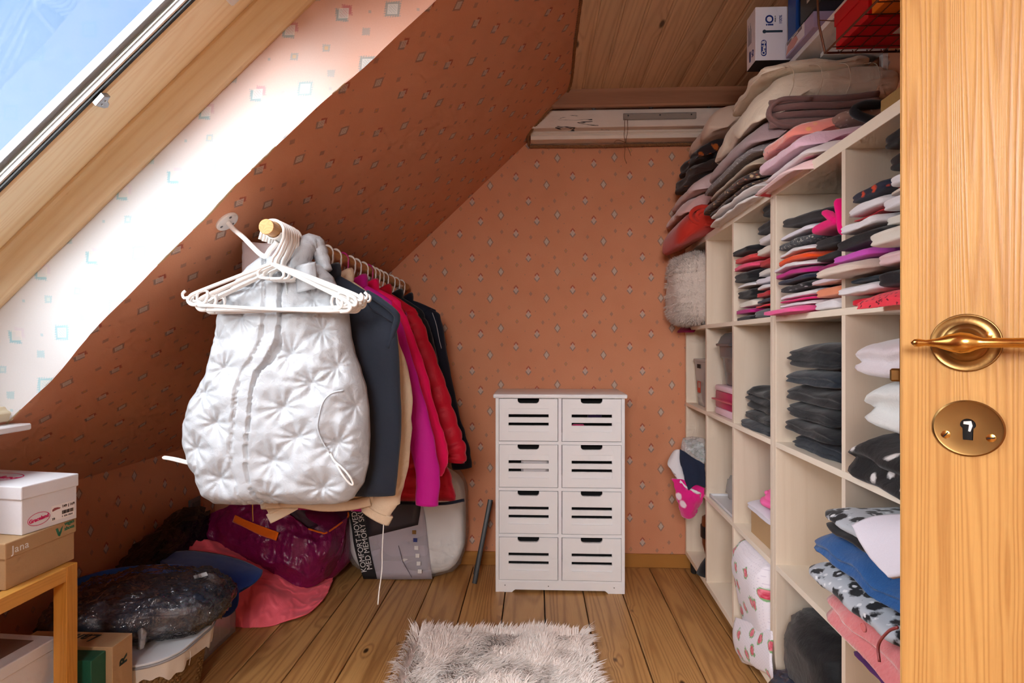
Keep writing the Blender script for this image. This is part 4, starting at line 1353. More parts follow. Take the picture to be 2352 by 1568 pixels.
text('Graceland', 0.0122, PINK_INK, gb, FX(0.042, 0.0268, -0.0026) @ rz(0.10), bold=0.0004, shear=0.1, sx=0.92)
st = part('price_sticker', tf(FX(0, 0, -0.0028), prism([(0.071, 0.0105), (0.130, 0.0105), (0.130, 0.047), (0.071, 0.047)], 0, 0.0004)), plain('sticker_paper', srgb(244, 240, 238), 0.6), gb, smooth=False)
text('149 | 169', 0.0085, INK, st, FX(0.114, 0.0395, -0.0022), bold=0.0001)
text('39', 0.0075, INK, st, FX(0.0765, 0.0150, -0.0022), bold=0.0001)
text('1 104 1024', 0.0060, INK, st, FX(0.111, 0.0155, -0.0022))
random.seed(5)
bars = []
xb_ = 0.098
while xb_ < 0.127:
    w_b = random.choice((0.0004, 0.0008, 0.0012))
    bars.append(tf(FX(0, 0, -0.0023), bx(xb_, xb_ + w_b, 0.021, 0.0295, 0, 0.0003)))
    xb_ += w_b + random.choice((0.0005, 0.0009))
part('barcode', join(*bars), INK, st, smooth=False)
part('shoe_picture', tf(FX(0.083, 0.0375, -0.0023), prism([(-0.009, -0.004), (-0.009, 0.001), (-0.004, 0.004), (0.004, 0.0035), (0.011, 0.001), (0.010, -0.001), (0.002, -0.0015), (-0.005, -0.003)], 0, 0.0003)), plain('brown_print', srgb(158, 84, 84), 0.6), st, smooth=False)
MT = frame((-0.165, 0.07, 0.1112), (1, 0, 0), (0, 1, 0))
oval(MT, 0.072, 0.040, 0.003, PINK_INK, gb)
text('Graceland', 0.033, PINK_INK, gb, MT, bold=0.0006)

# boxes on the lower shelf of the rack and beside it
wb = shoebox('shoe_box', 'white shoe box with a brown lid top inside the rack', Matrix.Translation((-1.203, 1.165, 0.2565)) @ rz(-0.06), 0.205, 0.205, 0.1035, 0.028, WHITE_CARD, WHITE_CARD)
part('lid_top', bx(-0.190, -0.040, 0.012, 0.180, 0.1034, 0.1038), plain('brown_lid', srgb(136, 110, 98), 0.7), wb, smooth=False)
rb = shoebox('flat_box', 'red and white box under the white one inside the rack', Matrix.Translation((-1.197, 1.168, 0.1505)) @ rz(-0.06), 0.215, 0.205, 0.1055, 0.030, plain('red_card', srgb(214, 24, 30), 0.5), WHITE_CARD)
part('red_band', bx(-0.004, 0.0008, 0.135, 0.2055, 0.002, 0.100), plain('red_card', srgb(214, 24, 30), 0.5), rb, smooth=False)
part('handwritten_note', tf(FX(0, 0, 0.0009), prism([(0.150, 0.045), (0.194, 0.045), (0.194, 0.092), (0.150, 0.092)], 0, 0.0003)), plain('sticker_paper', srgb(244, 240, 238), 0.6), rb, smooth=False)
gbx = thing('boot_box', 'kraft and green boot box standing behind the rack leg', 'box', (-1.100, 1.374, 0))
GRN = cloth('green_card', srgb(34, 98, 74), srgb(24, 76, 56), weave=200, bump=0.03, rough=0.5, sheen=0, fold=0.03, spec=0.4)
part('kraft_sleeve', bx(-0.27, 0, 0.060, 0.134, 0, 0.300, 0.001), KRAFT, gbx, smooth=False)
part('green_drawer', bx(-0.26, -0.017, 0.010, 0.060, 0, 0.292, 0.0015), GRN, gbx, smooth=False)
text('Lam', 0.050, plain('dark_green_ink', srgb(26, 50, 42), 0.6), gbx, frame((-0.115, 0.105, 0.3004), (-1, 0, 0), (0, -1, 0)), shear=0.25, bold=0.0006)
text('R', 0.036, plain('dark_green_ink', srgb(26, 50, 42), 0.6), gbx, frame((0.0004, 0.100, 0.245), (0, 0, 1), (0, -1, 0)), bold=0.0012)

# ------------------------------------------------------------------ laundry basket with lid
def rrect(hx, hy, r, n=10):
    P = []
    for cx, cy_, a0 in ((hx - r, hy - r, 0), (-hx + r, hy - r, PI / 2), (-hx + r, -hy + r, PI), (hx - r, -hy + r, 3 * PI / 2)):
        for k_ in range(n + 1):
            a = a0 + PI / 2 * k_ / n
            P.append((cx + r * math.cos(a), cy_ + r * math.sin(a)))
    return P
lb = thing('laundry_basket', 'wicker laundry basket with white liner and pale grey lid', 'basket', (-1.262, 1.692, 0))
def wick():
    rings = []
    n = 176
    for j in range(30):
        z = 0.17 * j / 29
        sc_ = 0.86 + 0.10 * j / 29
        P = rrect(0.225 * sc_, 0.160 * sc_, 0.11 * sc_, n // 4 - 1)
        ring = []
        for i, (x, y) in enumerate(P):
            d = 0.0035 * math.sin(i * PI / 2.0 + (PI if (j // 2) % 2 else 0)) + 0.0022 * math.sin(j * PI)
            L_ = math.hypot(x, y)
            ring.append((x + x / L_ * d, y + y / L_ * d, z))
        rings.append(ring)
    return loft(rings)
WICK = cloth('wicker', srgb(150, 116, 72), srgb(104, 74, 42), weave=220, bump=0.4, rough=0.7, sheen=0, fold=0.3, fscale=90, spec=0.3)
part('wicker_body', wick(), WICK, lb)
lin_r = []
n = 96
for j in range(7):
    f = j / 6
    P = rrect(0.236 - 0.006 * f, 0.170 - 0.006 * f, 0.115, n // 4 - 1)
    lin_r.append([(x * (1 + 0.010 * math.sin(i * 0.9) * f), y * (1 + 0.010 * math.sin(i * 0.9 + 1) * f), 0.186 - (0.046 + 0.010 * math.sin(i * 0.37) + 0.006 * math.sin(i * 1.1)) * f) for i, (x, y) in enumerate(P)])
part('cloth_liner', loft(lin_r, cap=False), cloth('liner_white', srgb(232, 226, 214), bump=0.3), lb, smooth='all')
part('lid_rim', prism(rrect(0.239, 0.173, 0.118, 14), 0.186, 0.193, 0.002), plain('grey_rim', srgb(150, 150, 152), 0.5), lb, smooth=True)
part('lid', prism(rrect(0.237, 0.171, 0.116, 14), 0.193, 0.201, 0.003, 2), plain('lid_fabric', srgb(206, 210, 214), 0.55), lb, smooth=True)
part('loose_thread', tube(spline([(0.232, -0.04, 0.184), (0.236, -0.042, 0.16), (0.233, -0.045, 0.135)], 10), 0.0006, 5), WHITE_INK, lb)

# ------------------------------------------------------------------ puffer jacket in a clear bag on the lid
pj = thing('bagged_jacket', 'dark puffer jacket packed in a clear plastic bag on the basket', 'jacket', (-1.235, 1.745, 0.2015), math.radians(17))
PUFF = cloth('black_puffer', srgb(50, 58, 74), srgb(36, 42, 56), weave=500, bump=0.5, rough=0.26, sheen=0, fold=0.9, fscale=11, spec=0.6)
def pj_f(x, y, z):
    q = 0.010 * abs(math.sin(x * 24)) ** 0.6 * (1 if z > 0 else 0)
    k_ = 1 - 0.22 * max(0, x) / 0.25
    return x, y * k_, max(0.001, (z + 0.060) * (0.86 + 0.14 * math.cos(x * 7)) + q * 0.6)
part('jacket', blob(0.235, 0.155, 0.058, 0.62, 0.62, 110, 64, wr=0.022, ws=14, seed=2, fn=pj_f), PUFF, pj, smooth='all')
FILM = clear('plastic_film', (1, 1, 1, 1), 0.05, 0.10, milk=0.02, bump=0.9, bscale=10.0, fres=0.9)
def pf_f(x, y, z):
    k_ = 1 - 0.22 * max(0, x) / 0.25
    return x, y * k_, max(0.0, (z + 0.066) * (0.86 + 0.14 * math.cos(x * 7)) + 0.004)
part('plastic_bag', blob(0.250, 0.172, 0.069, 0.62, 0.62, 110, 64, wr=0.026, ws=17, seed=6, fn=pf_f), FILM, pj, smooth='all')
MJI = (Matrix.Translation((-1.235, 1.745, 0.2015)) @ rz(math.radians(17))).inverted()
FILM2 = clear('plastic_film_milky', (1, 1, 1, 1), 0.10, 0.16, milk=0.22, bump=0.8, bscale=30.0)
part('bag_corner', tf(MJI, cpatch([[(316, 1448, 1.590), (328, 1442, 1.585), (338, 1450, 1.590)], [(318, 1470, 1.570), (325, 1466, 1.562), (334, 1472, 1.570)], [(314, 1490, 1.565), (322, 1492, 1.555), (330, 1488, 1.565)]], 12, 14, 0.0006, 0.006, 30)), FILM2, pj, smooth='all')
part('bag_corner', tf(MJI, cpatch([[(478, 1316, 1.86), (494, 1318, 1.86), (506, 1330, 1.86)], [(474, 1340, 1.82), (492, 1344, 1.82), (512, 1336, 1.85)], [(470, 1372, 1.79), (486, 1368, 1.79), (500, 1352, 1.82)]], 14, 14, 0.0006, 0.010, 24)), FILM2, pj, smooth='all')
bl = part('bag_label', tf(MJI, cpatch([[(444, 1322, 1.835), (474, 1313, 1.845)], [(448, 1331, 1.825), (478, 1321, 1.835)]], 4, 4, 0.0006)), plain('sticker_paper', srgb(244, 240, 238), 0.6), pj)
part('barcode', tf(MJI, join(*[tube([at(448 + k_ * 3.2, 1323.5 - k_ * 0.95, 1.8335 + k_ * 0.001), at(450 + k_ * 3.2, 1328.5 - k_ * 0.95, 1.8275 + k_ * 0.001)], 0.0006, 4) for k_ in range(8)])), INK, bl, smooth=False)

# ------------------------------------------------------------------ bags on the floor
BLUE = cloth('royal_blue', srgb(40, 104, 206), srgb(30, 84, 178), weave=500, bump=0.2)
BLUE_SHADED = cloth('royal_blue_shaded', srgb(24, 52, 120), srgb(18, 40, 96), weave=500, bump=0.2)  # darker copy of the blue: shadow on the bag's fold put into colour
bb = thing('shopping_bag', 'royal blue fabric bag lying half under the bagged jacket', 'bag', (-1.30, 1.93, 0.25))
part('panel', loc_(bb, cpatch([[(150, 1340, 1.88), (240, 1312, 1.92), (330, 1300, 1.95), (420, 1300, 1.97), (478, 1316, 1.96)], [(160, 1352, 1.87), (250, 1330, 1.90), (330, 1318, 1.925), (400, 1322, 1.935), (440, 1334, 1.925)], [(170, 1370, 1.87), (255, 1350, 1.885), (335, 1340, 1.90), (395, 1345, 1.905), (420, 1352, 1.90)]], 40, 14, 0.006, 0.005, 14)), BLUE, bb, smooth='all')
nb = thing('shopping_bag', 'shaded navy fold of the blue fabric bag with a hanging loop handle', 'bag', (-1.25, 2.08, 0.22))
part('panel', loc_(nb, cpatch([[(352, 1288, 2.14), (420, 1268, 2.20), (500, 1276, 2.22), (560, 1292, 2.20), (604, 1313, 2.16)], [(380, 1300, 2.08), (440, 1292, 2.12), (510, 1305, 2.13), (560, 1318, 2.12), (598, 1326, 2.12)], [(410, 1320, 2.02), (460, 1325, 2.03), (515, 1340, 2.04), (550, 1352, 2.05), (578, 1345, 2.08)], [(450, 1352, 1.985), (480, 1362, 1.975), (505, 1372, 1.985), (530, 1374, 2.00), (548, 1362, 2.03)]], 34, 26, 0.008, 0.006, 12)), BLUE_SHADED, nb, smooth='all')
part('handle_loop', loc_(nb, tube(spline([at(492, 1362, 1.965), at(487, 1385, 1.95), at(500, 1403, 1.945), at(518, 1408, 1.945), at(536, 1392, 1.955), at(540, 1366, 1.97), at(537, 1350, 1.99)], 36), 0.01, 8, flat=(0.004, 0.013))), BLUE_SHADED, nb, smooth='all')
CORAL = cloth('coral_nylon', srgb(255, 112, 126), srgb(248, 92, 110), weave=500, bump=0.3, rough=0.6, sheen=0.1, fold=0.5, fscale=14, spec=0.35)
cb = thing('nylon_bag', 'coral pink nylon bag slumped on the floor below the burgundy bag', 'bag', (-1.15, 2.3, 0))
part('panel', loc_(cb, cpatch([[(418, 1242, 2.30), (470, 1242, 2.40), (560, 1262, 2.46), (650, 1302, 2.47), (705, 1345, 2.44), (762, 1316, 2.56)],
                               [(412, 1262, 2.27), (480, 1272, 2.33), (560, 1298, 2.35), (630, 1335, 2.345), (695, 1366, 2.36), (764, 1332, 2.53)],
                               [(440, 1300, 2.20), (520, 1330, 2.22), (580, 1350, 2.235), (640, 1374, 2.255), (702, 1386, 2.31), (757, 1352, 2.46)],
                               [(500, 1372, 2.14), (545, 1398, 2.155), (592, 1410, 2.165), (644, 1408, 2.20), (702, 1402, 2.26), (747, 1372, 2.39)],
                               [(518, 1432, 2.150), (560, 1440, 2.142), (612, 1440, 2.142), (664, 1426, 2.185), (706, 1411, 2.225), (742, 1382, 2.345)]], 100, 76, 0.006, 0.020, 11, 3)), CORAL, cb, smooth='all')
BURG = cloth('burgundy_vinyl', srgb(126, 16, 76), srgb(100, 8, 58), weave=120, bump=0.5, rough=0.34, sheen=0, fold=0.7, fscale=22, spec=0.6)
bg = thing('carrier_bag', 'burgundy shiny carrier bag with an orange strap', 'bag', (-1.08, 2.52, 0.05))
part('front_panel', loc_(bg, cpatch([[(470, 1188, 2.50), (540, 1160, 2.47), (600, 1150, 2.45), (655, 1175, 2.44), (708, 1214, 2.43), (748, 1222, 2.45), (798, 1188, 2.56)],
                                     [(458, 1214, 2.47), (530, 1212, 2.41), (600, 1218, 2.385), (660, 1240, 2.375), (716, 1254, 2.38), (752, 1256, 2.42), (792, 1222, 2.54)],
                                     [(462, 1242, 2.47), (540, 1260, 2.41), (610, 1285, 2.375), (660, 1296, 2.365), (716, 1300, 2.38), (752, 1290, 2.43), (787, 1258, 2.53)],
                                     [(505, 1262, 2.48), (572, 1296, 2.43), (632, 1326, 2.40), (672, 1344, 2.40), (712, 1348, 2.42), (748, 1326, 2.47), (780, 1288, 2.54)]], 110, 64, 0.005, 0.022, 14, 1)), BURG, bg, smooth='all')
part('back_panel', loc_(bg, cpatch([[(600, 1150, 2.455), (660, 1140, 2.58), (740, 1132, 2.64), (800, 1140, 2.64)], [(655, 1176, 2.45), (700, 1170, 2.58), (750, 1162, 2.63), (802, 1165, 2.62)], [(708, 1215, 2.44), (745, 1205, 2.53), (775, 1195, 2.60), (800, 1186, 2.58)]], 30, 20, 0.004, 0.010, 9, 4)), cloth('burgundy_inside', srgb(78, 12, 50), srgb(60, 8, 40), bump=0.3, rough=0.5), bg, smooth='all')
part('filling', loc_(bg, mv(-1.12, 2.60, 0.16, blob(0.26, 0.14, 0.16, 0.6, 0.7, 36, 20, wr=0.02, ws=6))), BURG, bg, smooth='all')
ORG = cloth('orange_webbing', srgb(240, 110, 10), srgb(220, 90, 4), weave=900, bump=0.2)
part('strap', loc_(bg, cpatch([[(541, 1182, 2.395), (566, 1194, 2.382), (600, 1207, 2.366), (641, 1222, 2.352)], [(535, 1198, 2.398), (562, 1210, 2.382), (596, 1227, 2.366), (635, 1241, 2.352)]], 24, 6, 0.004)), ORG, bg, smooth='all')
part('edge_piping', loc_(bg, tube(spline([at(708, 1214, 2.425), at(735, 1222, 2.425), at(752, 1222, 2.44), at(796, 1190, 2.55), at(800, 1176, 2.57)], 24), 0.004, 6)), ORG, bg, smooth='all')
BINB = cloth('black_bin_liner', srgb(14, 14, 20), srgb(10, 10, 14), weave=60, bump=0.8, rough=0.25, sheen=0, fold=1.0, fscale=26, spec=0.6)
single('bin_bag', blob(0.085, 0.30, 0.20, 0.7, 0.8, 44, 30, wr=0.045, ws=11, seed=3, fn=lambda x, y, z: (x, y, (z + 0.20) * (0.78 + 0.62 * y))), BINB, 'black crumpled bin bag against the knee wall under the slope', 'bag', (-1.512, 2.24, 0.0), smooth='all')

# clear storage box
sb = thing('storage_box', 'clear plastic storage box with papers beneath the shaded blue bag fold', 'box', (-1.137, 1.888, 0))
CLR = clear('clear_plastic_box', (0.96, 0.93, 0.95, 1), 0.05, 0.12, milk=0.20, fres=0.6)
part('tub', join(bx(-0.002, 0, 0, 0.222, 0.002, 0.170), bx(-0.30, 0, 0, 0.002, 0.002, 0.170), bx(-0.30, 0, 0.220, 0.222, 0.002, 0.170), bx(-0.30, -0.298, 0, 0.222, 0.002, 0.170), bx(-0.30, 0, 0, 0.222, 0, 0.003)), CLR, sb, smooth=False)
part('rim', join(bx(-0.305, 0.005, -0.005, 0.004, 0.166, 0.174, 0.001), bx(-0.305, 0.005, 0.218, 0.227, 0.166, 0.174, 0.001), bx(-0.006, 0.006, -0.005, 0.227, 0.166, 0.174, 0.001)), CLR, sb, smooth=False)
PAPERW = plain('sticker_paper', srgb(244, 240, 238), 0.6)
for y0, y1, h_, dk in ((0.01, 0.055, 0.12, 0), (0.06, 0.066, 0.10, 1), (0.075, 0.13, 0.14, 0), (0.14, 0.205, 0.15, 0)):
    part('papers', bx(-0.26, -0.012, y0, y1, 0.004, h_), INK if dk else PAPERW, sb, smooth=False)

# ------------------------------------------------------------------ wrapped pillow by the back wall
pl = thing('wrapped_pillow', 'white memory foam pillow in its plastic sleeve with printed insert', 'pillow', (-0.605, 2.675, 0))
PILW = cloth('pillow_white', srgb(248, 246, 244), srgb(240, 238, 236), weave=500, bump=0.2, rough=0.8)
part('pillow', mv(0, 0, 0.262, blob(0.268, 0.085, 0.255, 0.55, 0.5, 48, 28, wr=0.014, ws=6, seed=5)), PILW, pl, smooth='all')
part('plastic_sleeve', mv(0, 0, 0.266, blob(0.278, 0.092, 0.262, 0.5, 0.45, 56, 32, wr=0.018, ws=11, seed=8)), clear('pillow_sleeve', (1, 1, 1, 1), 0.02, 0.15, milk=0.10, bump=0.6, bscale=16.0, fres=0.4), pl, smooth='all')
YP = 2.578
part('printed_insert', loc_(pl, cpatch([[(828, 1140, YP), (900, 1135, YP - 0.004), (966, 1130, YP)], [(836, 1230, YP), (905, 1225, YP - 0.004), (978, 1200, YP)], [(850, 1329, YP + 0.02), (920, 1330, YP + 0.016), (993, 1329, YP + 0.02)]], 14, 14, 0.001)), plain('insert_grey', srgb(186, 180, 190), 0.5), pl, smooth='all')
part('insert_band', loc_(pl, cpatch([[(796, 1140, YP - 0.004), (832, 1140, YP - 0.006)], [(806, 1200, YP - 0.004), (842, 1200, YP - 0.006)], [(815, 1260, YP - 0.003), (850, 1260, YP - 0.005)], [(835, 1329, YP + 0.016), (866, 1329, YP + 0.014)]], 8, 20, 0.001)), INK, pl, smooth='all')
part('insert_panel', loc_(pl, cpatch([[(834, 1140, YP - 0.006), (966, 1126, YP - 0.006)], [(838, 1180, YP - 0.006), (966, 1168, YP - 0.006)], [(842, 1234, YP - 0.006), (960, 1205, YP - 0.006)]], 8, 8, 0.001)), plain('insert_dark', srgb(56, 52, 58), 0.5), pl, smooth='all')
def vtext(s_, a, b, size, m, yy):
    p, q = at(a[0], a[1], yy), at(b[0], b[1], yy)
    d = (q - p)
    Mx = frame(p, d, (0, 0, 0)) if False else frame(p, d, (-d.z, 0, d.x))
    return text(s_, size, m, pl, Matrix.Translation((0.605, -2.675, 0)) @ Mx, align='LEFT', sx=0.92)
vtext('KOMFORT-HOVEDPUDE', (837, 1314), (813, 1172), 0.036, WHITE_INK, YP - 0.010)
vtext('MED MEMORY SKUM', (850, 1308), (827, 1172), 0.036, WHITE_INK, YP - 0.012)
for k_, cl_ in enumerate((BRASS_OLD, BLUE_INK, WHITE_INK, WHITE_INK, WHITE_INK, WHITE_INK)):
    p = at(951 + k_ * 2.6, 1222 + k_ * 18, YP - 0.010)
    part('insert_icon', loc_(pl, mv(p.x, p.y, p.z, bx(-0.009, 0.009, 0, 0.001, -0.009, 0.009, 0.0004))), cl_, pl, smooth=False)
part('insert_picture_edge', loc_(pl, tube([at(915, 1253, YP - 0.012), at(925, 1290, YP - 0.008), at(946, 1326, YP + 0.010)], 0.0015, 5)), plain('insert_line', srgb(120, 116, 130), 0.6), pl)

# cream paper roll on the sill
cs = single('paper_roll', tf(Matrix.Rotation(PI / 2, 4, 'X') @ Matrix.Identity(4), loft([[((0.030 + 0.0022 * math.sin(k_ * 1.1 + j * 0.4)) * math.cos(2 * PI * k_ / 40), (0.022 + 0.0018 * math.sin(k_ * 1.3)) * math.sin(2 * PI * k_ / 40), j * 0.03) for k_ in range(40)] for j in range(9)])),
            cloth('cream_paper', srgb(236, 226, 198), srgb(214, 194, 150), bump=0.3), 'crumpled cream roll lying on the white window sill', 'roll', (-1.325, 1.362, 0.914))

# ------------------------------------------------------------------ fur rug
rg = thing('fur_rug', 'fluffy cream and blush fur rug on the floorboards', 'rug', (-0.125, 1.55, 0), math.radians(1.5))
part('backing', prism(rrect(0.312, 0.565, 0.03), 0.0, 0.010), cloth('rug_backing', srgb(206, 180, 168)), rg, smooth=False)
FURM = None
t_ = NT('fur_strands')
v_ = t_.coord('Object')
n_ = t_.noise(v_, 6, 3, 0.6)
n2_ = t_.noise(v_, 90, 2, 0.5)
t_.base(t_.mix(t_.math('ADD', t_.math('MULTIPLY', t_.math('SUBTRACT', n_, 0.25), 1.1), t_.math('MULTIPLY', t_.math('SUBTRACT', n2_, 0.5), 0.9), clamp=True), srgb(255, 249, 243), srgb(250, 222, 207)))
t_.p(Roughness=0.85, Sheen_Weight=0.3)
rs = random.Random(11)
V, F = [], []
for k_ in range(30000):
    x, y = rs.uniform(-0.316, 0.316), rs.uniform(-0.568, 0.568)
    if y < -0.1 and rs.random() < 0.55:
        continue
    fl = nz(x * 7, y * 7, 0.3) * 3.4 + nz(x * 22, y * 22, 4.3) * 1.4
    L_ = rs.uniform(0.032, 0.055)
    edge = max(abs(x) / 0.312, abs(y) / 0.565)
    lean = rs.uniform(0.55, 1.15)
    ang = fl + rs.uniform(-0.5, 0.5)
    dx, dy = math.cos(ang) * L_ * lean, math.sin(ang) * L_ * lean
    if edge > 0.94:
        ox, oy = (x / abs(x) if abs(x) / 0.312 > 0.94 else 0), (y / abs(y) if abs(y) / 0.565 > 0.94 else 0)
        dx, dy = dx * 0.4 + ox * L_ * 0.8, dy * 0.4 + oy * L_ * 0.8
    w = rs.uniform(0.0012, 0.0022)
    px_, py_ = -dy, dx
    q = math.hypot(px_, py_) or 1
    px_, py_ = px_ / q * w, py_ / q * w
    z1, z2 = 0.010 + L_ * 0.42, 0.012 + L_ * rs.uniform(0.30, 0.62)
    n = len(V)
    V += [(x - px_, y - py_, 0.008), (x + px_, y + py_, 0.008), (x + dx * 0.45 + px_, y + dy * 0.45 + py_, z1), (x + dx * 0.45 - px_, y + dy * 0.45 - py_, z1), (x + dx, y + dy, z2)]
    F += [(n, n + 1, n + 2, n + 3), (n + 3, n + 2, n + 4)]
part('fur', (V, F), t_.m, rg, smooth='all', kind='stuff', fix=False)
# ------------------------------------------------------------------ folded things on the shelves
def slab(Lu, Lv, h, seed=0, layers=2, sag=0.0, wr=0.004, nose=0.62, bend=0.0, taper=0.25, nu=36, nv=18, groove=0.10, tent=0.0):
    """folded cloth: u from 0 (front fold) to Lu, v centred, z from 0; layers show as grooves in the front fold"""
    rings = []
    for j in range(nv + 1):
        t = -1 + 2 * j / nv
        t = math.copysign(abs(t) ** 0.85, t)
        e = max(0.0, 1 - abs(t) ** 7.0) ** 0.5
        hv = max(0.10, e)
        ring = []
        for i in range(nu):
            a = 2 * PI * i / nu
            c, s = math.cos(a), math.sin(a)
            x = 0.5 + 0.5 * math.copysign(abs(c) ** 0.42, -c)
            z = 0.5 + 0.5 * math.copysign(abs(s) ** nose, s)
            if layers > 1 and x < 0.35:
                for k in range(1, layers):
                    x += groove * (h / Lu) * 2.4 * math.exp(-((z - k / layers) * layers * 2.6) ** 2)
            zc = 0.40 + (z - 0.40) * hv
            uu = Lu * (0.5 + (x - 0.5) * (1 - 0.40 * (1 - e) ** 1.5))
            vv = t * Lv / 2 * (1 - 0.03 * abs(s))
            zz = zc * h * (1 + taper * (x - 0.5))
            n1 = nz(uu, vv, zc * h, 13, seed)
            n2 = nz(uu, vv, zc * h, 30, seed + 9)
            zz += wr * (n1 + 0.5 * n2) * (0.3 if z < 0.25 else 1.0)
            uu += wr * 1.2 * nz(vv, zc * h, 0.2, 11, seed + 4)
            fr = max(0.0, 0.4 - x) / 0.4
            zz -= sag * fr * fr
            zz += bend * (t * t) * h - tent * abs(t)
            ring.append((uu, vv, zz))
        rings.append(ring)
    return loft(rings)

SHC = {}
def ccol(nm, c, kind='cotton'):
    key = 'cloth_' + nm.replace(' ', '_') + '_' + kind
    if kind == 'knit':
        return cloth(key, srgb(*c), None, weave=260, bump=0.6, rough=0.95, sheen=0.5, fold=0.35)
    return cloth(key, srgb(*c), None, weave=800, bump=0.22, rough=0.88, sheen=0.2)
PAL = {'black': (30, 30, 34), 'white': (236, 232, 236), 'cream': (232, 224, 212), 'grey': (104, 106, 112), 'navy': (36, 44, 66), 'slate': (44, 56, 66), 'red': (198, 14, 36), 'coral red': (222, 74, 76), 'pink': (240, 84, 126), 'rose pink': (244, 92, 156), 'hot pink': (244, 8, 124), 'magenta': (192, 30, 130), 'plum': (152, 20, 98), 'orange': (250, 84, 26), 'peach': (246, 156, 118), 'lilac': (224, 208, 216), 'pale lilac': (232, 228, 240), 'orchid': (206, 84, 190), 'beige': (224, 206, 192), 'blush': (232, 198, 200), 'scarlet': (228, 10, 48), 'off white': (228, 224, 218)}
ORD = ['lowest', 'second', 'third', 'fourth', 'fifth', 'sixth', 'seventh', 'eighth', 'ninth', 'tenth', 'eleventh', 'twelfth', 'thirteenth', 'fourteenth']
GREYPAT = spotted('grey_paisley_cloth', srgb(74, 78, 84), [(srgb(168, 164, 156), 120, 0.34), (srgb(40, 42, 46), 70, 0.3)], distort=0.5)
BWPAT = spotted('black_white_cloth', srgb(28, 28, 32), [(srgb(170, 170, 176), 90, 0.20)], stretch=(1, 0.3, 2.0), distort=0.6)
NAVYFLOR = spotted('navy_embroidered', srgb(34, 40, 58), [(srgb(206, 72, 40), 26, 0.20)], distort=0.4)
DOTS = spotted('coral_mesh', srgb(246, 66, 84), [(srgb(120, 16, 40), 110, 0.30)], distort=0.0, soft=0.04)
def pile(items, v0, v1, u0, z0, where, grp, name='folded_garment', seed=0, Lu=0.26, jit=0.010):
    """stack of folded garments, bottom first: (colour name, height, options)"""
    rr = random.Random(seed)
    z = z0 + 0.0005
    n = len(items)
    seen = {}
    for i, it in enumerate(items):
        c, h = it[0], it[1]
        o = it[2] if len(it) > 2 else {}
        m = o.get('m') or ccol(c, PAL[c], o.get('kind', 'cotton'))
        cnt = sum(1 for q in items if q[0] == c)
        pos = 'topmost' if i == n - 1 else ORD[i]
        lab = f"{o.get('desc', c)} folded {o.get('what', 'top')}, {pos}{'' if pos in ('lowest', 'topmost') else ' up'} in the {where}"
        a, b = o.get('v', (v0, v1))
        a += rr.uniform(-jit, jit) * 0.5
        b += rr.uniform(-jit, jit) * 0.5
        uu = u0 + rr.uniform(-jit, jit) + o.get('du', 0.0)
        g = slab(Lu + rr.uniform(-0.02, 0.02), b - a, h * 0.99, seed=seed * 10 + i, layers=o.get('layers', 2), sag=o.get('sag', 0.004), wr=0.0045, nose=rr.uniform(0.55, 0.8), tent=o.get('tent', 0.0))
        ob = single(name, g, m, lab, 'clothing', M=MSH @ Matrix.Translation((uu, (a + b) / 2, z)) @ Matrix.Rotation(o.get('roll', 0.0), 4, 'X'), group=grp, smooth='all')
        z += h
    return z

# upper row, third column (next to the joint of the two units)
pile([('black', .022), ('magenta', .020), ('cream', .030, {'v': (1.845, 2.01)}), ('black', .040), ('white', .016), ('black', .042), ('pink', .026), ('coral red', .026), ('black', .030)], 1.868, 2.035, -0.010, 1.168, 'far pile left of the shelf joint', 'folded tops left of the shelf joint', seed=1)
pile([('grey', .036), ('scarlet', .012), ('navy', .018), ('red', .024), ('white', .018), ('pale lilac', .024), ('off white', .028), ('red', .036), ('cream', .036), ('white', .032), ('black', .046), ('black', .050, {'v': (1.722, 1.815)})], 1.722, 1.862, 0.004, 1.168, 'near pile left of the shelf joint', 'folded tops left of the shelf joint', seed=2)
# upper row, column right of the joint
pile([('rose pink', .022, {'du': -0.035, 'v': (1.45, 1.668)}), ('white', .013), ('hot pink', .009), ('white', .019), ('black', .022, {'m': BWPAT, 'desc': 'black and white printed'}), ('navy', .020, {'desc': 'navy striped'}), ('magenta', .021, {'tent': 0.006}), ('white', .017, {'tent': 0.007}), ('orange', .022, {'tent': 0.008}), ('white', .017, {'tent': 0.006}), ('grey', .027, {'m': GREYPAT, 'desc': 'grey paisley', 'v': (1.44, 1.667)}), ('pale lilac', .021), ('black', .036, {'v': (1.325, 1.668), 'roll': 0.10})], 1.44, 1.655, -0.014, 1.168, 'far pile right of the joint', 'folded tops right of the shelf joint', seed=3)
pile([('white', .032, {'desc': 'ribbed white'}), ('peach', .032), ('lilac', .020), ('plum', .036), ('black', .030), ('black', .030)], 1.315, 1.445, -0.004, 1.168, 'near pile right of the joint', 'folded tops right of the shelf joint', seed=4)
hp = thing('folded_garment', 'hot pink top lying uppermost and turned up against the divider', 'clothing', M=MSH @ Matrix.Translation((-0.008, 1.38, 1.352)), group='folded tops right of the shelf joint')
part('fold', slab(0.25, 0.135, 0.036, seed=55, layers=1), ccol('hot pink', PAL['hot pink']), hp, smooth='all')
part('turned_up_end', tf(Matrix.Translation((0.004, -0.058, 0.02)) @ Matrix.Rotation(1.25, 4, 'X'), slab(0.20, 0.10, 0.022, seed=56, layers=1)), ccol('hot pink', PAL['hot pink']), hp, smooth='all')
part('sleeve_end', tf(Matrix.Translation((0.0, -0.020, 0.026)) @ Matrix.Rotation(0.55, 4, 'X'), slab(0.20, 0.07, 0.024, seed=57, layers=1)), ccol('hot pink', PAL['hot pink']), hp, smooth='all')
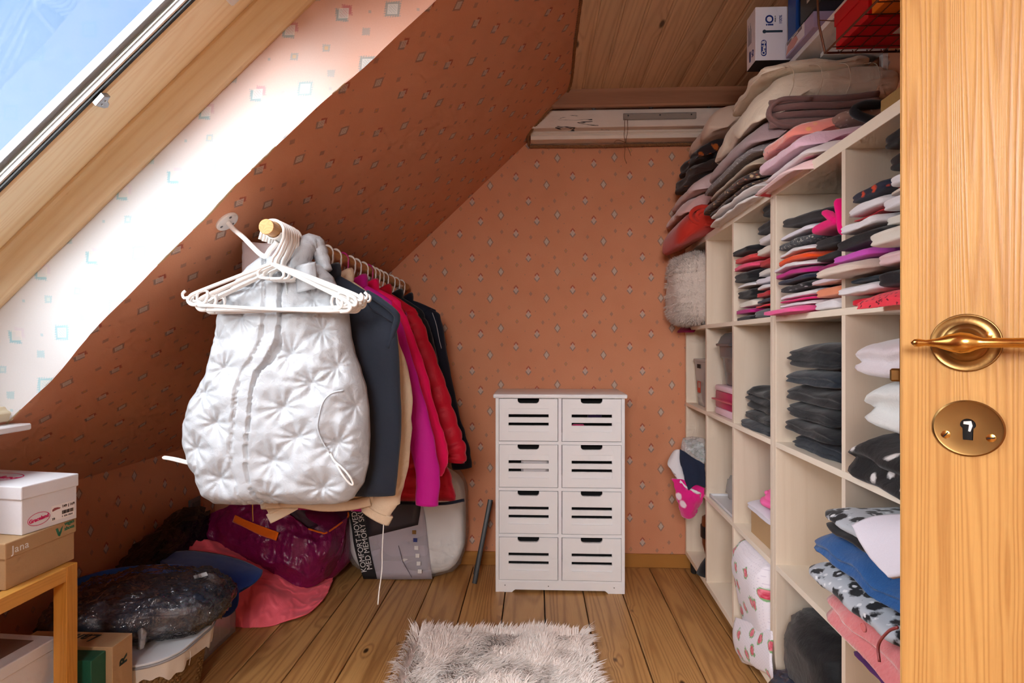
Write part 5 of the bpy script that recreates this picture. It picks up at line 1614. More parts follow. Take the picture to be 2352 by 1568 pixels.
# upper row, last column by the door
pile([('scarlet', .024), ('white', .025, {'v': (1.11, 1.285), 'du': -0.02}), ('slate', .014), ('beige', .030, {'v': (1.13, 1.315), 'du': -0.045}), ('orchid', .026, {'v': (1.13, 1.29), 'du': -0.03}), ('black', .034, {'v': (1.09, 1.285), 'du': -0.03}), ('white', .030, {'du': -0.012}), ('red', .008), ('white', .028), ('navy', .030, {'m': NAVYFLOR, 'desc': 'navy embroidered'})], 1.12, 1.265, -0.012, 1.168, 'far pile beside the door edge', 'folded tops beside the door', seed=5)
pile([('pink', .026, {'m': DOTS, 'desc': 'coral dotted mesh', 'du': -0.05, 'sag': 0.02}), ('black', .040, {'du': -0.02}), ('blush', .036, {'du': -0.02}), ('cream', .042, {'du': -0.03, 'desc': 'ivory ribbed'}), ('cream', .030), ('white', .032), ('beige', .012), ('white', .030), ('black', .042), ('black', .042)], 0.945, 1.135, -0.014, 1.168, 'near pile beside the door edge', 'folded tops beside the door', seed=6)
# upper row, first column: fluffy cushion standing
FUZZ = furry('fuzzy_beige', srgb(242, 230, 220), srgb(208, 190, 178), 120)
cu = thing('fluffy_cushion', 'fluffy beige fur cushion standing in the far upper cubby', 'cushion', M=MSH @ Matrix.Translation((0.035, 2.590, 1.170)))
def fuzz_blob(a, b, c, seed, n=9000, L0=0.014):
    base = blob(a, b, c, 0.45, 0.5, 48, 30, wr=0.016, ws=14, seed=seed)
    rs_ = random.Random(seed)
    V_, F_ = [], []
    for k in range(n):
        f = base[1][rs_.randrange(len(base[1]))]
        p = Vector((0, 0, 0))
        ws = [rs_.random() for _ in f]
        for i_, w in zip(f, ws):
            p += Vector(base[0][i_]) * (w / sum(ws))
        nn = Vector((p.x / a / a, p.y / b / b, p.z / c / c)).normalized()
        tv = Vector((rs_.uniform(-1, 1), rs_.uniform(-1, 1), rs_.uniform(-1.2, 0.6)))
        d = (nn * 0.8 + tv * 0.55).normalized() * rs_.uniform(0.6, 1.1) * L0
        s_ = nn.cross(d).normalized() * 0.0010 if nn.cross(d).length > 1e-6 else Vector((0.001, 0, 0))
        n0 = len(V_)
        V_ += [tuple(p - s_), tuple(p + s_), tuple(p + d)]
        F_.append((n0, n0 + 1, n0 + 2))
    return base, (V_, F_)
cb_, cf_ = fuzz_blob(0.146, 0.146, 0.154, 4, 16000, 0.018)
part('cover', mv(0, 0, 0.158, cb_), FUZZ, cu, smooth='all')
part('fur', mv(0, 0, 0.158, cf_), FUZZ, cu, smooth='all', kind='stuff', fix=False)
single('cloth_scrap', slab(0.12, 0.10, 0.014, seed=77, layers=1, sag=0.02), ccol('wine', (150, 20, 80)), 'wine red cloth corner peeping out under the fluffy cushion', 'cloth', M=MSH @ Matrix.Translation((-0.030, 2.70, 1.1555)) @ rz(0.5), smooth='all')
single('sock_ball', blob(0.020, 0.022, 0.010, 0.8, 0.9, 16, 10, wr=0.003, ws=40), ccol('grey', PAL['grey']), 'small grey sock ball on the empty upper shelf', 'sock', M=MSH @ Matrix.Translation((0.05, 2.13, 1.178)), smooth='all')

# second row ----------------------------------------------------------
TUB = clear('milky_tub', (0.90, 0.88, 0.88, 1), 0.04, 0.2, milk=0.35, fres=0.5)
tb = thing('storage_tub', 'milky clear plastic tub with a red label in the far cubby', 'tub', M=MSH @ Matrix.Translation((0.02, 2.46, 0.8065)))
part('tub_body', loft([[(x + 0.13, y + 0.125, z) for x, y in rrect(0.115 + 0.014 * f, 0.108 + 0.012 * f, 0.02, 4)] for z, f in ((0, 0), (0.02, 0.1), (0.10, 0.5), (0.205, 1.0))]), TUB, tb)
part('rim', prism([(x + 0.13, y + 0.125) for x, y in rrect(0.133, 0.125, 0.02, 4)], 0.200, 0.212, 0.002), TUB, tb, smooth=False)
part('contents', bx(0.03, 0.23, 0.03, 0.22, 0.004, 0.15, 0.02, 2), cloth('tub_contents', srgb(92, 88, 100), srgb(60, 60, 70)), tb)
part('label', tf(frame((0.006, 0.165, 0.085), (0, -1, 0), (0, 0, 1)), bx(-0.026, 0.026, -0.026, 0.026, 0, 0.001)), plain('label_red', srgb(206, 58, 34), 0.5), tb, smooth=False)
part('label_panel', tf(frame((0.0049, 0.160, 0.094), (0, -1, 0), (0, 0, 1)), bx(-0.012, 0.012, -0.012, 0.012, 0, 0.001)), plain('label_grey', srgb(170, 160, 150), 0.5), tb, smooth=False)
part('handle_slot', tf(frame((-0.001, 0.14, 0.180), (0, -1, 0), (0, 0, 1)), bx(-0.026, 0.026, -0.009, 0.009, 0, 0.002)), INK, tb, smooth=False)
single('peaked_hat', blob(0.09, 0.075, 0.055, 0.9, 0.9, 28, 16, wr=0.012, ws=12, flat=0.3), ccol('black', PAL['black']), 'black hat lying in the milky plastic tub', 'hat', M=MSH @ Matrix.Translation((0.15, 2.535, 1.058)), smooth='all')
GPL = plain('smoke_plastic', srgb(84, 88, 94), 0.3)
SMK = clear('smoke_clear', (0.42, 0.44, 0.46, 1), 0.06, 0.12, milk=0.12, fres=0.6)
lbx = thing('lunch_box', 'pink and white clip lunch box under the grey canister', 'box', M=MSH @ Matrix.Translation((0.015, 2.105, 0.8065)))
LPK, LWH = plain('lunch_pink', srgb(186, 36, 96), 0.3), plain('lunch_white', srgb(232, 200, 214), 0.35)
part('base', bx(0, 0.19, 0, 0.235, 0, 0.030, 0.008, 2), LWH, lbx)
part('middle', bx(0.002, 0.188, 0.002, 0.233, 0.028, 0.096, 0.006, 2), LPK, lbx)
part('lid', bx(0, 0.19, 0, 0.235, 0.094, 0.118, 0.008, 2), LWH, lbx)
part('flange', bx(-0.012, 0.202, -0.004, 0.240, 0.058, 0.064, 0.002), plain('lunch_flange', srgb(206, 92, 110), 0.35), lbx, smooth=False)
gc = thing('food_canister', 'smoky grey plastic canister with domed lid on the lunch box', 'canister', M=MSH @ Matrix.Translation((0.11, 2.215, 0.925)))
sq = lambda s_: rrect(0.090 * s_, 0.098 * s_, 0.035 * s_, 5)
part('jar', loft([[(x, y, z) for x, y in sq(s_)] for z, s_ in ((0.0005, 0.74), (0.006, 0.80), (0.06, 0.86), (0.112, 0.92))]), SMK, gc)
part('jar_filling', loft([[(x, y, z) for x, y in sq(s_)] for z, s_ in ((0.004, 0.66), (0.05, 0.72))]), plain('dark_filling', srgb(70, 66, 72), 0.6), gc)
part('collar', loft([[(x, y, z) for x, y in sq(s_)] for z, s_ in ((0.108, 0.96), (0.112, 1.0), (0.152, 1.03), (0.156, 1.02))]), GPL, gc)
part('lid', loft([[(x, y, z) for x, y in sq(s_)] for z, s_ in ((0.154, 1.14), (0.162, 1.16), (0.166, 1.08), (0.190, 0.98), (0.204, 0.82), (0.208, 0.5))]), GPL, gc)
BLK = cloth('black_twill', srgb(34, 36, 40), srgb(24, 26, 30), weave=600, bump=0.3, fold=0.5)
BLKB = cloth('blue_black_twill', srgb(40, 48, 58), srgb(28, 34, 42), weave=600, bump=0.3, fold=0.5)
def pile2(specs, z0, v0, v1, u0, where, grp, what, seed, Lu=0.27):
    z = z0 + 0.0006
    rr = random.Random(seed)
    for i, (nm, m, h, kw) in enumerate(specs):
        pos = 'topmost' if i == len(specs) - 1 else ORD[i]
        lab = f"{nm}, {pos}{'' if pos in ('lowest', 'topmost') else ' up'} in the {where}"
        a, b = kw.get('v', (v0, v1))
        g = slab(kw.get('Lu', Lu), b - a, h * 1.0, seed=seed * 7 + i, layers=kw.get('layers', 2), sag=kw.get('sag', 0.008), wr=kw.get('wr', 0.008), nose=kw.get('nose', 0.7), groove=kw.get('groove', 0.14), tent=kw.get('tent', 0.0))
        single(what, g, m, lab, kw.get('cat', 'clothing'), M=MSH @ Matrix.Translation((u0 + kw.get('du', rr.uniform(-0.01, 0.01)), (a + b) / 2, z)) @ Matrix.Rotation(kw.get('roll', 0.0), 4, 'X') @ rz(kw.get('yaw', 0.0)), group=grp, smooth='all')
        z += h
pile2([('dark blue folded jeans', BLKB, .030, {}), ('black folded trousers', BLK, .028, {}), ('black crumpled trousers', BLK, .085, {'layers': 3, 'wr': 0.014})], 0.806, 1.735, 2.035, 0.010, 'dark pile left of the joint', 'dark trousers left of the joint', 'folded_trousers', 21)
pile2([('dark grey folded jeans', BLKB, .046, {'layers': 3}), ('black folded jeans', BLK, .040, {'du': -0.012}), ('charcoal folded trousers', BLK, .042, {'layers': 3}), ('black creased trousers', BLK, .048, {'du': 0.0, 'v': (1.32, 1.655)}), ('blue black folded trousers', BLKB, .044, {}), ('black folded trousers', BLK, .066, {'layers': 3})], 0.806, 1.335, 1.635, 0.004, 'dark pile right of the joint', 'dark trousers right of the joint', 'folded_trousers', 22)
BWK = spotted('black_white_knit', srgb(34, 34, 36), [(srgb(226, 222, 220), 8.5, 0.16)], stretch=(1, 1.6, 2.2), distort=0.5, bump=0.5)
KNW = cloth('white_cable_knit', srgb(234, 236, 234), srgb(216, 218, 216), weave=240, bump=0.7, sheen=0.5)
KNL = cloth('lilac_knit', srgb(228, 220, 224), srgb(208, 198, 204), weave=300, bump=0.6, sheen=0.5)
pile2([('black and white patterned sweater', BWK, .105, {'wr': 0.012, 'du': -0.02, 'sag': 0.02, 'nose': 0.9}), ('thick white cable sweater', KNW, .110, {'wr': 0.010, 'nose': 0.9}), ('pale lilac knitted sweater', KNL, .085, {'wr': 0.010, 'nose': 0.95, 'du': -0.012})], 0.806, 0.925, 1.262, -0.012, 'sweater pile beside the door', 'thick sweaters beside the door', 'knitted_sweater', 23)

# third row -----------------------------------------------------------
MGF = spotted('magenta_fleece', srgb(222, 22, 130), [(srgb(240, 220, 230), 16, 0.26)], distort=0.2, bump=0.7, sheen=0.8)
fl_ = single('fleece_blanket', tf(Matrix.Identity(4), loc_ and cpatch([[(1546, 1098, 2.50), (1580, 1104, 2.47), (1618, 1120, 2.46)], [(1556, 1130, 2.49), (1582, 1140, 2.46), (1612, 1140, 2.46)], [(1566, 1160, 2.49), (1582, 1165, 2.465), (1602, 1150, 2.47)], [(1572, 1180, 2.50), (1582, 1184, 2.48), (1592, 1172, 2.48)]], 22, 30, 0.022, 0.008, 20)), MGF, 'magenta fleece with white spots hanging out of the far cubby', 'blanket', smooth='all')
single('cloth_bundle', cpatch([[(1545, 1046, 2.56), (1556, 1034, 2.55), (1572, 1040, 2.55)], [(1536, 1066, 2.54), (1552, 1062, 2.52), (1576, 1080, 2.51)], [(1544, 1086, 2.50), (1562, 1100, 2.475), (1584, 1118, 2.45)], [(1560, 1108, 2.46), (1578, 1124, 2.445), (1610, 1134, 2.44)]], 20, 26, 0.010, 0.005, 20), ccol('white', PAL['white']), 'white cloth spilling out of the far cubby over the fleece', 'cloth', smooth='all')
single('navy_cloth', cpatch([[(1561, 1032, 2.52), (1580, 1046, 2.50), (1618, 1066, 2.46)], [(1564, 1060, 2.50), (1586, 1075, 2.46), (1619, 1086, 2.45)], [(1570, 1090, 2.46), (1590, 1100, 2.44), (1619, 1104, 2.44)], [(1582, 1126, 2.43), (1598, 1114, 2.43), (1619, 1120, 2.435)]], 20, 26, 0.010, 0.006, 20), ccol('navy', PAL['navy']), 'dark navy cloth draped over the white one in the far cubby', 'cloth', smooth='all')
pkb = thing('packet', 'clear plastic packet with teal checked cloth in the far cubby', 'packet', M=Matrix.Identity(4))
part('teal_cloth', cpatch([[(1572, 1014, 2.56), (1592, 1012, 2.55), (1618, 1020, 2.52)], [(1584, 1034, 2.53), (1600, 1036, 2.51), (1619, 1048, 2.50)], [(1600, 1050, 2.50), (1610, 1056, 2.50), (1619, 1064, 2.49)]], 16, 16, 0.012, 0.005, 24), spotted('teal_check', srgb(206, 226, 224), [(srgb(60, 150, 134), 60, 0.34)], distort=0.1), pkb, smooth='all')
part('film', cpatch([[(1568, 1006, 2.55), (1592, 1002, 2.54), (1618, 1008, 2.51)], [(1564, 1030, 2.53), (1592, 1036, 2.50), (1619, 1046, 2.48)], [(1580, 1058, 2.50), (1600, 1066, 2.47), (1619, 1072, 2.47)]], 20, 20, 0.001, 0.008, 26), FILM2, pkb, smooth='all')
tr_ = thing('paper_tray', 'white tray with a green card on the third shelf', 'tray', M=MSH @ Matrix.Translation((0.012, 2.085, 0.4525)))
part('tray', join(bx(0, 0.24, 0, 0.32, 0, 0.004), bx(0, 0.004, 0, 0.32, 0, 0.012), bx(0, 0.24, 0, 0.004, 0, 0.012), bx(0, 0.24, 0.316, 0.32, 0, 0.012)), WHITE_CARD, tr_, smooth=False)
part('green_card', bx(0.03, 0.20, 0.02, 0.10, 0.0045, 0.007), plain('sage_card', srgb(148, 168, 132), 0.7), tr_, smooth=False)
BUB = clear('bubble_film', (0.96, 0.96, 0.96, 1), 0.10, 0.15, milk=0.30, bump=1.0, bscale=90.0, fres=0.7)
single('bubble_wrap', blob(0.085, 0.115, 0.055, 0.7, 0.8, 34, 20, wr=0.020, ws=16, seed=5), BUB, 'crumpled clear bubble wrap lying in the white tray', 'bubble wrap', M=MSH @ Matrix.Translation((0.14, 2.26, 0.522)), smooth='all')
cbx = thing('cardboard_box', 'brown cardboard box on the shelf under the pink sandal', 'box', M=MSH @ Matrix.Translation((0.028, 1.722, 0.4525)))
part('box_body', bx(0, 0.27, 0, 0.235, 0, 0.088, 0.001), KRAFT, cbx, smooth=False)
single('folded_cloth', slab(0.26, 0.25, 0.034, seed=91, layers=2, sag=0.010, wr=0.006), ccol('pale lilac', PAL['pale lilac']), 'white folded cloth on the cardboard box under the pink sandal', 'cloth', M=MSH @ Matrix.Translation((0.006, 1.847, 0.5415)), smooth='all')
CROC = plain('pink_rubber', srgb(250, 110, 178), 0.4)
sd = thing('rubber_sandal', 'pink bubble rubber sandal on the white folded cloth', 'sandal', M=MSH @ Matrix.Translation((0.125, 1.815, 0.5765)))
part('sole', mv(0, 0, 0.014, blob(0.115, 0.075, 0.0140, 0.5, 0.9, 36, 10)), CROC, sd, smooth='all')
part('upper', mv(-0.01, 0, 0.026, blob(0.090, 0.064, 0.042, 0.9, 0.9, 36, 16, flat=0.5)), CROC, sd, smooth='all')
rs = random.Random(4)
for k_ in range(46):
    a, b = rs.uniform(-2.9, 2.9), rs.uniform(0.15, 1.35)
    p = Vector((-0.01 + 0.090 * math.cos(b) ** 0.9 * math.cos(a), 0.064 * math.cos(b) ** 0.9 * math.sin(a), 0.026 + 0.042 * math.sin(b)))
    part('bubble', mv(p.x, p.y, p.z, blob(0.0085, 0.0085, 0.0075, 1, 1, 10, 6)), CROC, sd, smooth='all')
part('charm', mv(0.0, -0.066, 0.03, blob(0.012, 0.004, 0.012, 1, 1, 12, 8)), plain('red_charm', srgb(206, 16, 60), 0.4), sd, smooth='all')
# clothes heap by the door on the third shelf
DEN = cloth('denim', srgb(44, 96, 156), srgb(24, 60, 110), weave=420, bump=0.4, fold=0.6)
LEO = spotted('leopard_print', srgb(180, 186, 194), [(srgb(26, 28, 34), 30, 0.44), (srgb(224, 226, 230), 48, 0.2)], distort=0.55)
VEL = cloth('rose_velvet', srgb(226, 132, 134), srgb(194, 92, 98), weave=160, bump=0.5, rough=0.75, sheen=0.9, fold=0.6)
pile2([('purple folded top', ccol('aubergine', (92, 44, 104)), .012, {'v': (0.95, 1.225), 'layers': 1}), ('magenta folded top', ccol('magenta', PAL['magenta']), .030, {'v': (0.93, 1.265), 'layers': 1}), ('dusty rose velvet pyjama shirt', VEL, .085, {'du': -0.05, 'v': (0.93, 1.285), 'sag': 0.02, 'wr': 0.014, 'nose': 0.9}), ('grey leopard print trousers', LEO, .045, {'du': -0.06, 'v': (0.95, 1.31), 'wr': 0.010, 'layers': 1}), ('pale pink thin top', ccol('shell pink', (240, 206, 204)), .020, {'layers': 1}), ('blue denim jeans', DEN, .055, {'du': -0.065, 'v': (0.93, 1.30), 'wr': 0.012, 'sag': 0.02, 'nose': 0.9}), ('black thin top', ccol('black', PAL['black']), .018, {'layers': 1, 'du': -0.045}), ('leopard print scarf', LEO, .030, {'du': -0.045, 'layers': 1})], 0.452, 0.935, 1.275, -0.02, 'heap by the door', 'heap by the door', 'folded_clothes', 31, Lu=0.29)
single('pale_shirt', cpatch([[(1962, 1212, 1.075), (2010, 1194, 1.05), (2076, 1190, 1.00), (2150, 1186, 0.95)], [(1980, 1240, 1.035), (2020, 1225, 1.00), (2080, 1215, 0.945), (2150, 1215, 0.89)], [(2010, 1285, 0.985), (2045, 1270, 0.95), (2090, 1262, 0.905), (2150, 1262, 0.855)], [(2050, 1330, 0.925), (2072, 1326, 0.905), (2100, 1320, 0.875), (2150, 1320, 0.835)]], 26, 26, 0.008, 0.003, 14), ccol('pale lilac', PAL['pale lilac']), 'pale lilac shirt draped over the heap by the door', 'clothing', smooth='all')
vs_ = [o for o in SC.objects if o.get('label', '').startswith('dusty rose velvet')][0]
part('button', tf(vs_.matrix_basis.inverted(), tf(frame(at(1985, 1440, 1.030), (0, -1, 0), (0, 0, 1)), lathe([(0.0085, 0), (0.0085, 0.002), (0.007, 0.003), (0.0065, 0.002), (0.001, 0.002)], 18))), plain('rose_button', srgb(206, 112, 112), 0.35), vs_, label='round rose button')
part('piping', tf(vs_.matrix_basis.inverted(), tube(spline([at(2062, 1440, 0.945), at(2040, 1450, 0.965), at(2018, 1480, 0.985), at(2020, 1520, 0.975)], 20), 0.0025, 6)), plain('rose_piping', srgb(150, 66, 66), 0.4), vs_, smooth='all')

# bottom row ----------------------------------------------------------
BRL = cloth('brown_leather', srgb(126, 64, 32), srgb(90, 42, 18), weave=60, bump=0.3, rough=0.4, sheen=0, fold=0.5, spec=0.5)
sh_ = thing('brown_boot', 'brown leather boot with a black strap in the lowest far cubby', 'boot', M=MSH @ Matrix.Translation((0.07, 2.52, 0.0945)))
part('shaft', loft([[(0.06 * s_ * math.cos(2 * PI * k_ / 24) + dx, 0.052 * s_ * math.sin(2 * PI * k_ / 24), z) for k_ in range(24)] for z, s_, dx in ((0.0, 0.72, 0.02), (0.05, 0.8, 0.01), (0.12, 0.94, 0.0), (0.19, 1.0, 0.0), (0.235, 0.95, 0.0), (0.25, 0.6, 0.0))]), BRL, sh_, smooth='all')
part('strap', loft([[(0.064 * math.cos(2 * PI * k_ / 24), 0.056 * math.sin(2 * PI * k_ / 24), z) for k_ in range(24)] for z in (0.150, 0.152, 0.198, 0.200)]), BLACK_PLASTIC, sh_, smooth=True)
part('heel_cover', mv(-0.02, -0.03, 0.0, loft([[(0.06 * s_ * math.cos(2 * PI * k_ / 20) + dx, 0.05 * s_ * math.sin(2 * PI * k_ / 20), z) for k_ in range(20)] for z, s_, dx in ((0.001, 1.0, -0.01), (0.04, 0.85, 0.0), (0.10, 0.5, 0.02), (0.125, 0.2, 0.03))])), ccol('black', PAL['black']), sh_, smooth='all')
single('white_binder', bx(0, 0.24, 0, 0.035, 0, 0.25, 0.012, 3), ccol('white', PAL['white']), 'white padded pouch standing in the lowest far cubby', 'pouch', M=MSH @ Matrix.Translation((0.02, 2.428, 0.0945)))
single('plastic_scrap', blob(0.04, 0.03, 0.05, 0.8, 0.9, 16, 10, wr=0.02, ws=30), FILM2, 'crumpled clear wrapper above the brown boot', 'wrapper', M=MSH @ Matrix.Translation((0.06, 2.455, 0.392)), smooth='all')
def floral():
    t = NT('floral_cotton')
    v = t.coord('Object')
    sp = t.n('ShaderNodeSeparateXYZ')
    t.t.links.new(v, sp.inputs[0])
    flat = t.n('ShaderNodeCombineXYZ')
    t.t.links.new(t.math('MULTIPLY_ADD', sp.outputs[0], 0.6, sp.outputs[1]), flat.inputs[0])
    t.t.links.new(sp.outputs[2], flat.inputs[1])
    def vor2(scale, rnd):
        x = t.n('ShaderNodeTexVoronoi', voronoi_dimensions='2D')
        t.t.links.new(flat.outputs[0], x.inputs['Vector'])
        x.inputs['Scale'].default_value = scale
        x.inputs['Randomness'].default_value = rnd
        return x.outputs['Distance']
    dots = t.math('LESS_THAN', vor2(105, 0.1), 0.14)
    c = t.mix(t.math('MULTIPLY', dots, 0.5), srgb(238, 232, 240), srgb(196, 184, 206))
    vv = flat.outputs[0]
    d1 = vor2(13.0, 0.75)
    w = t.math('MULTIPLY', t.math('SUBTRACT', t.noise(vv, 46, 3), 0.5), 0.40)
    leaf = t.math('DIVIDE', t.math('SUBTRACT', 0.26, t.math('ADD', d1, t.math('MULTIPLY', w, 1.3))), 0.05, clamp=True)
    c = t.mix(leaf, c, srgb(124, 176, 120))
    rose = t.math('DIVIDE', t.math('SUBTRACT', 0.19, t.math('ADD', d1, t.math('MULTIPLY', w, 0.45))), 0.03, clamp=True)
    tone = t.noise(vv, 75, 3)
    c = t.mix(rose, c, t.mix(t.math('MULTIPLY', t.math('SUBTRACT', tone, 0.35), 3.0, clamp=True), srgb(240, 140, 156), srgb(196, 28, 66)))
    t.base(c)
    t.bump(t.noise(v, 14, 4, 0.6, 0.6), 0.25, 0.02)
    t.p(Roughness=0.85, Sheen_Weight=0.2)
    return t.m
FLO = floral()
fp_ = thing('floral_cover', 'white cotton cover with red roses bulging from the lowest cubby', 'cover', M=MSH @ Matrix.Translation((0.135, 1.880, 0.0945)))
part('bundle', mv(0, 0, 0.165, blob(0.150, 0.155, 0.165, 0.4, 0.42, 48, 34, wr=0.016, ws=9, seed=4, fn=lambda x, y, z: (x - 0.012 * math.sin(z * 18), y + 0.01 * math.sin(z * 9), z))), FLO, fp_, smooth='all')
part('hem_frill', tf((MSH @ Matrix.Translation((0.135, 1.880, 0.0945))).inverted(), cpatch([[(1692, 1418, 2.00), (1730, 1432, 1.86), (1776, 1450, 1.70)], [(1684, 1450, 1.985), (1722, 1480, 1.83), (1774, 1500, 1.68)], [(1690, 1492, 1.97), (1728, 1522, 1.82), (1776, 1540, 1.66)], [(1706, 1520, 1.97), (1748, 1535, 1.79), (1778, 1562, 1.655)]], 24, 30, 0.004, 0.010, 16)), FLO, fp_, smooth='all')
part('folded_hem', tf((MSH @ Matrix.Translation((0.135, 1.880, 0.0945))).inverted(), cpatch([[(1688, 1262, 2.015), (1694, 1256, 2.01), (1706, 1252, 2.0)], [(1683, 1290, 2.015), (1690, 1292, 2.0), (1700, 1290, 1.99)], [(1686, 1315, 2.01), (1692, 1330, 1.99), (1697, 1340, 1.98)]], 10, 16, 0.006, 0.003, 16)), FLO, fp_, smooth='all')
bj = thing('black_jacket', 'black padded jacket crammed into the lowest cubby by the door', 'jacket', M=MSH @ Matrix.Translation((0.155, 1.485, 0.0945)))
part('bundle', mv(0, 0, 0.140, blob(0.170, 0.165, 0.140, 0.5, 0.55, 48, 30, wr=0.022, ws=8, seed=2, fn=lambda x, y, z: (x, y, z + 0.05 * (0.165 - abs(y)) * 0 - 0.25 * max(0, y - 0.05)))), cloth('black_shell', srgb(26, 27, 30), srgb(18, 19, 22), weave=500, bump=0.35, rough=0.6, fold=0.6), bj, smooth='all')
part('sleeve', mv(-0.150, 0.06, 0.05, blob(0.055, 0.075, 0.055, 0.8, 0.8, 28, 18, wr=0.02, ws=18, seed=7)), PUFF, bj, smooth='all')
# ------------------------------------------------------------------ bedding on top of the shelving
ZT = 1.5445
def lay(name, label, cat, m, u0, v0, v1, z, h, Lu=0.36, **kw):
    yaw = kw.pop('yaw', 0.0)
    roll = kw.pop('roll', 0.0)
    g = slab(Lu, v1 - v0, h, **kw)
    return single(name, g, m, label, cat, M=MSH @ Matrix.Translation((u0, (v0 + v1) / 2, z)) @ rz(yaw) @ Matrix.Rotation(roll, 4, 'X'), group='bedding on the shelf top', smooth='all')
TOWELW = cloth('white_terry', srgb(238, 232, 230), srgb(222, 214, 212), weave=240, bump=0.5, sheen=0.5)
BRFLOR = spotted('brown_floral_cover', srgb(84, 62, 56), [(srgb(206, 178, 140), 46, 0.26), (srgb(52, 48, 52), 30, 0.30), (srgb(150, 74, 52), 60, 0.2)], distort=0.5)
TANB = cloth('tan_blanket', srgb(198, 180, 158), srgb(180, 160, 138), weave=300, bump=0.3)
GREYFL = spotted('grey_embossed', srgb(138, 130, 132), [(srgb(182, 176, 176), 70, 0.24)], distort=0.5)
MAUVE = cloth('mauve_quilt', srgb(176, 152, 154), srgb(156, 132, 136), weave=500, bump=0.3, rough=0.65, fold=0.4, fscale=9)
MAUVE_D = cloth('mauve_quilt_edge', srgb(138, 106, 102), srgb(118, 88, 86), weave=300, bump=0.3)
DUVET = cloth('cream_satin', srgb(234, 220, 200), srgb(224, 208, 186), weave=700, bump=0.35, rough=0.5, sheen=0.2, fold=0.6, fscale=10, spec=0.4)
LILP = cloth('lilac_pillow', srgb(214, 188, 188), srgb(200, 172, 174), weave=500, bump=0.25)
ROSEB = cloth('rose_blanket', srgb(220, 176, 172), srgb(204, 156, 154), weave=300, bump=0.3, sheen=0.5)
REDR = cloth('rust_red_fleece', srgb(198, 52, 38), srgb(172, 38, 28), weave=400, bump=0.25)
SCARF = spotted('dark_batik', srgb(40, 26, 28), [(srgb(176, 90, 30), 17, 0.20), (srgb(70, 44, 74), 13, 0.2)], distort=0.7)
SCARF2 = spotted('dark_batik2', srgb(52, 34, 30), [(srgb(150, 100, 40), 20, 0.18), (srgb(40, 42, 58), 15, 0.24)], distort=0.7)
BEIGEP = cloth('beige_pillow', srgb(224, 202, 184), srgb(210, 186, 168), weave=500, bump=0.2)
# far pile
rr_ = thing('rolled_blanket', 'rust red rolled fleece drooping over the far shelf top', 'blanket', M=MSH @ Matrix.Translation((0.05, 2.535, ZT)), group='bedding on the shelf top')
def roll_f(x, y, z):
    return x, y, z + 0.066 - 1.05 * max(0, -x - 0.04) ** 1.3
part('roll', blob(0.185, 0.200, 0.066, 0.7, 0.5, 48, 26, wr=0.010, ws=8, seed=3, fn=roll_f), REDR, rr_, smooth='all')
sp_ = []
for k_ in range(46):
    a = k_ * 0.30
    r_ = 0.012 + 0.0030 * a
    sp_.append((-0.075 + r_ * 1.35 * math.cos(a), -0.192 - 0.004 * (k_ % 2), 0.068 + r_ * 0.9 * math.sin(a)))
part('spiral_edge', tube(sp_, 0.006, 6, flat=(0.005, 0.010)), REDR, rr_, smooth='all')
lay('folded_blanket', 'dusty rose blanket right on the rust red roll', 'blanket', ROSEB, -0.105, 2.36, 2.745, ZT + 0.128, 0.058, seed=61, sag=0.060, nose=0.9, layers=1, wr=0.008)
lay('bed_pillow', 'pale lilac pillow on the dusty rose blanket', 'pillow', LILP, -0.085, 2.30, 2.735, ZT + 0.184, 0.066, seed=62, sag=0.045, nose=0.9, layers=1, wr=0.010)
lay('patterned_scarf', 'dark brown batik scarf bundle on the lilac pillow', 'scarf', SCARF2, -0.075, 2.34, 2.725, ZT + 0.250, 0.068, seed=63, sag=0.030, layers=2, wr=0.016)
lay('patterned_scarf', 'black and orange batik scarf under the beige pillow', 'scarf', SCARF, -0.060, 2.33, 2.690, ZT + 0.318, 0.072, seed=64, sag=0.030, layers=2, wr=0.018)
lay('bed_pillow', 'beige pillow on top of the batik scarves near the beam', 'pillow', BEIGEP, -0.035, 2.24, 2.62, ZT + 0.388, 0.115, seed=65, sag=0.05, nose=0.95, layers=1, wr=0.010, Lu=0.34)
# middle pile
lay('bath_towel', 'white towel, lower one lying directly on the shelf top', 'towel', TOWELW, -0.048, 1.725, 2.235, ZT, 0.025, seed=66, layers=1, sag=0.022, wr=0.006, nose=0.9)
lay('bath_towel', 'white towel, upper one of the two below the brown floral cover', 'towel', TOWELW, -0.052, 1.715, 2.190, ZT + 0.025, 0.026, seed=67, layers=1, sag=0.022, wr=0.007, nose=0.9)
lay('duvet_cover', 'brown floral duvet cover, thin lower one above the white towels', 'bedding', BRFLOR, -0.045, 1.735, 2.255, ZT + 0.051, 0.018, seed=68, layers=2, sag=0.026)
lay('duvet_cover', 'brown floral duvet cover with a dotted edge under the tan blanket', 'bedding', BRFLOR, -0.066, 1.76, 2.29, ZT + 0.069, 0.034, seed=69, layers=2, sag=0.034, nose=0.9)
lay('folded_blanket', 'tan blanket between the brown floral and grey covers', 'blanket', TANB, -0.045, 1.735, 2.245, ZT + 0.103, 0.034, seed=70, layers=1, sag=0.026, nose=0.9)
lay('duvet_cover', 'grey embossed cover folded below the mauve quilt', 'bedding', GREYFL, -0.060, 1.72, 2.285, ZT + 0.137, 0.036, seed=71, layers=3, sag=0.030)
mq = thing('folded_quilt', 'mauve quilt folded in layers under the cream duvet', 'quilt', M=MSH @ Matrix.Translation((-0.060, 1.955, ZT + 0.173)), group='bedding on the shelf top')
part('fold', slab(0.41, 0.50, 0.082, seed=72, layers=1, sag=0.055, wr=0.008, nose=0.9), MAUVE, mq, smooth='all')
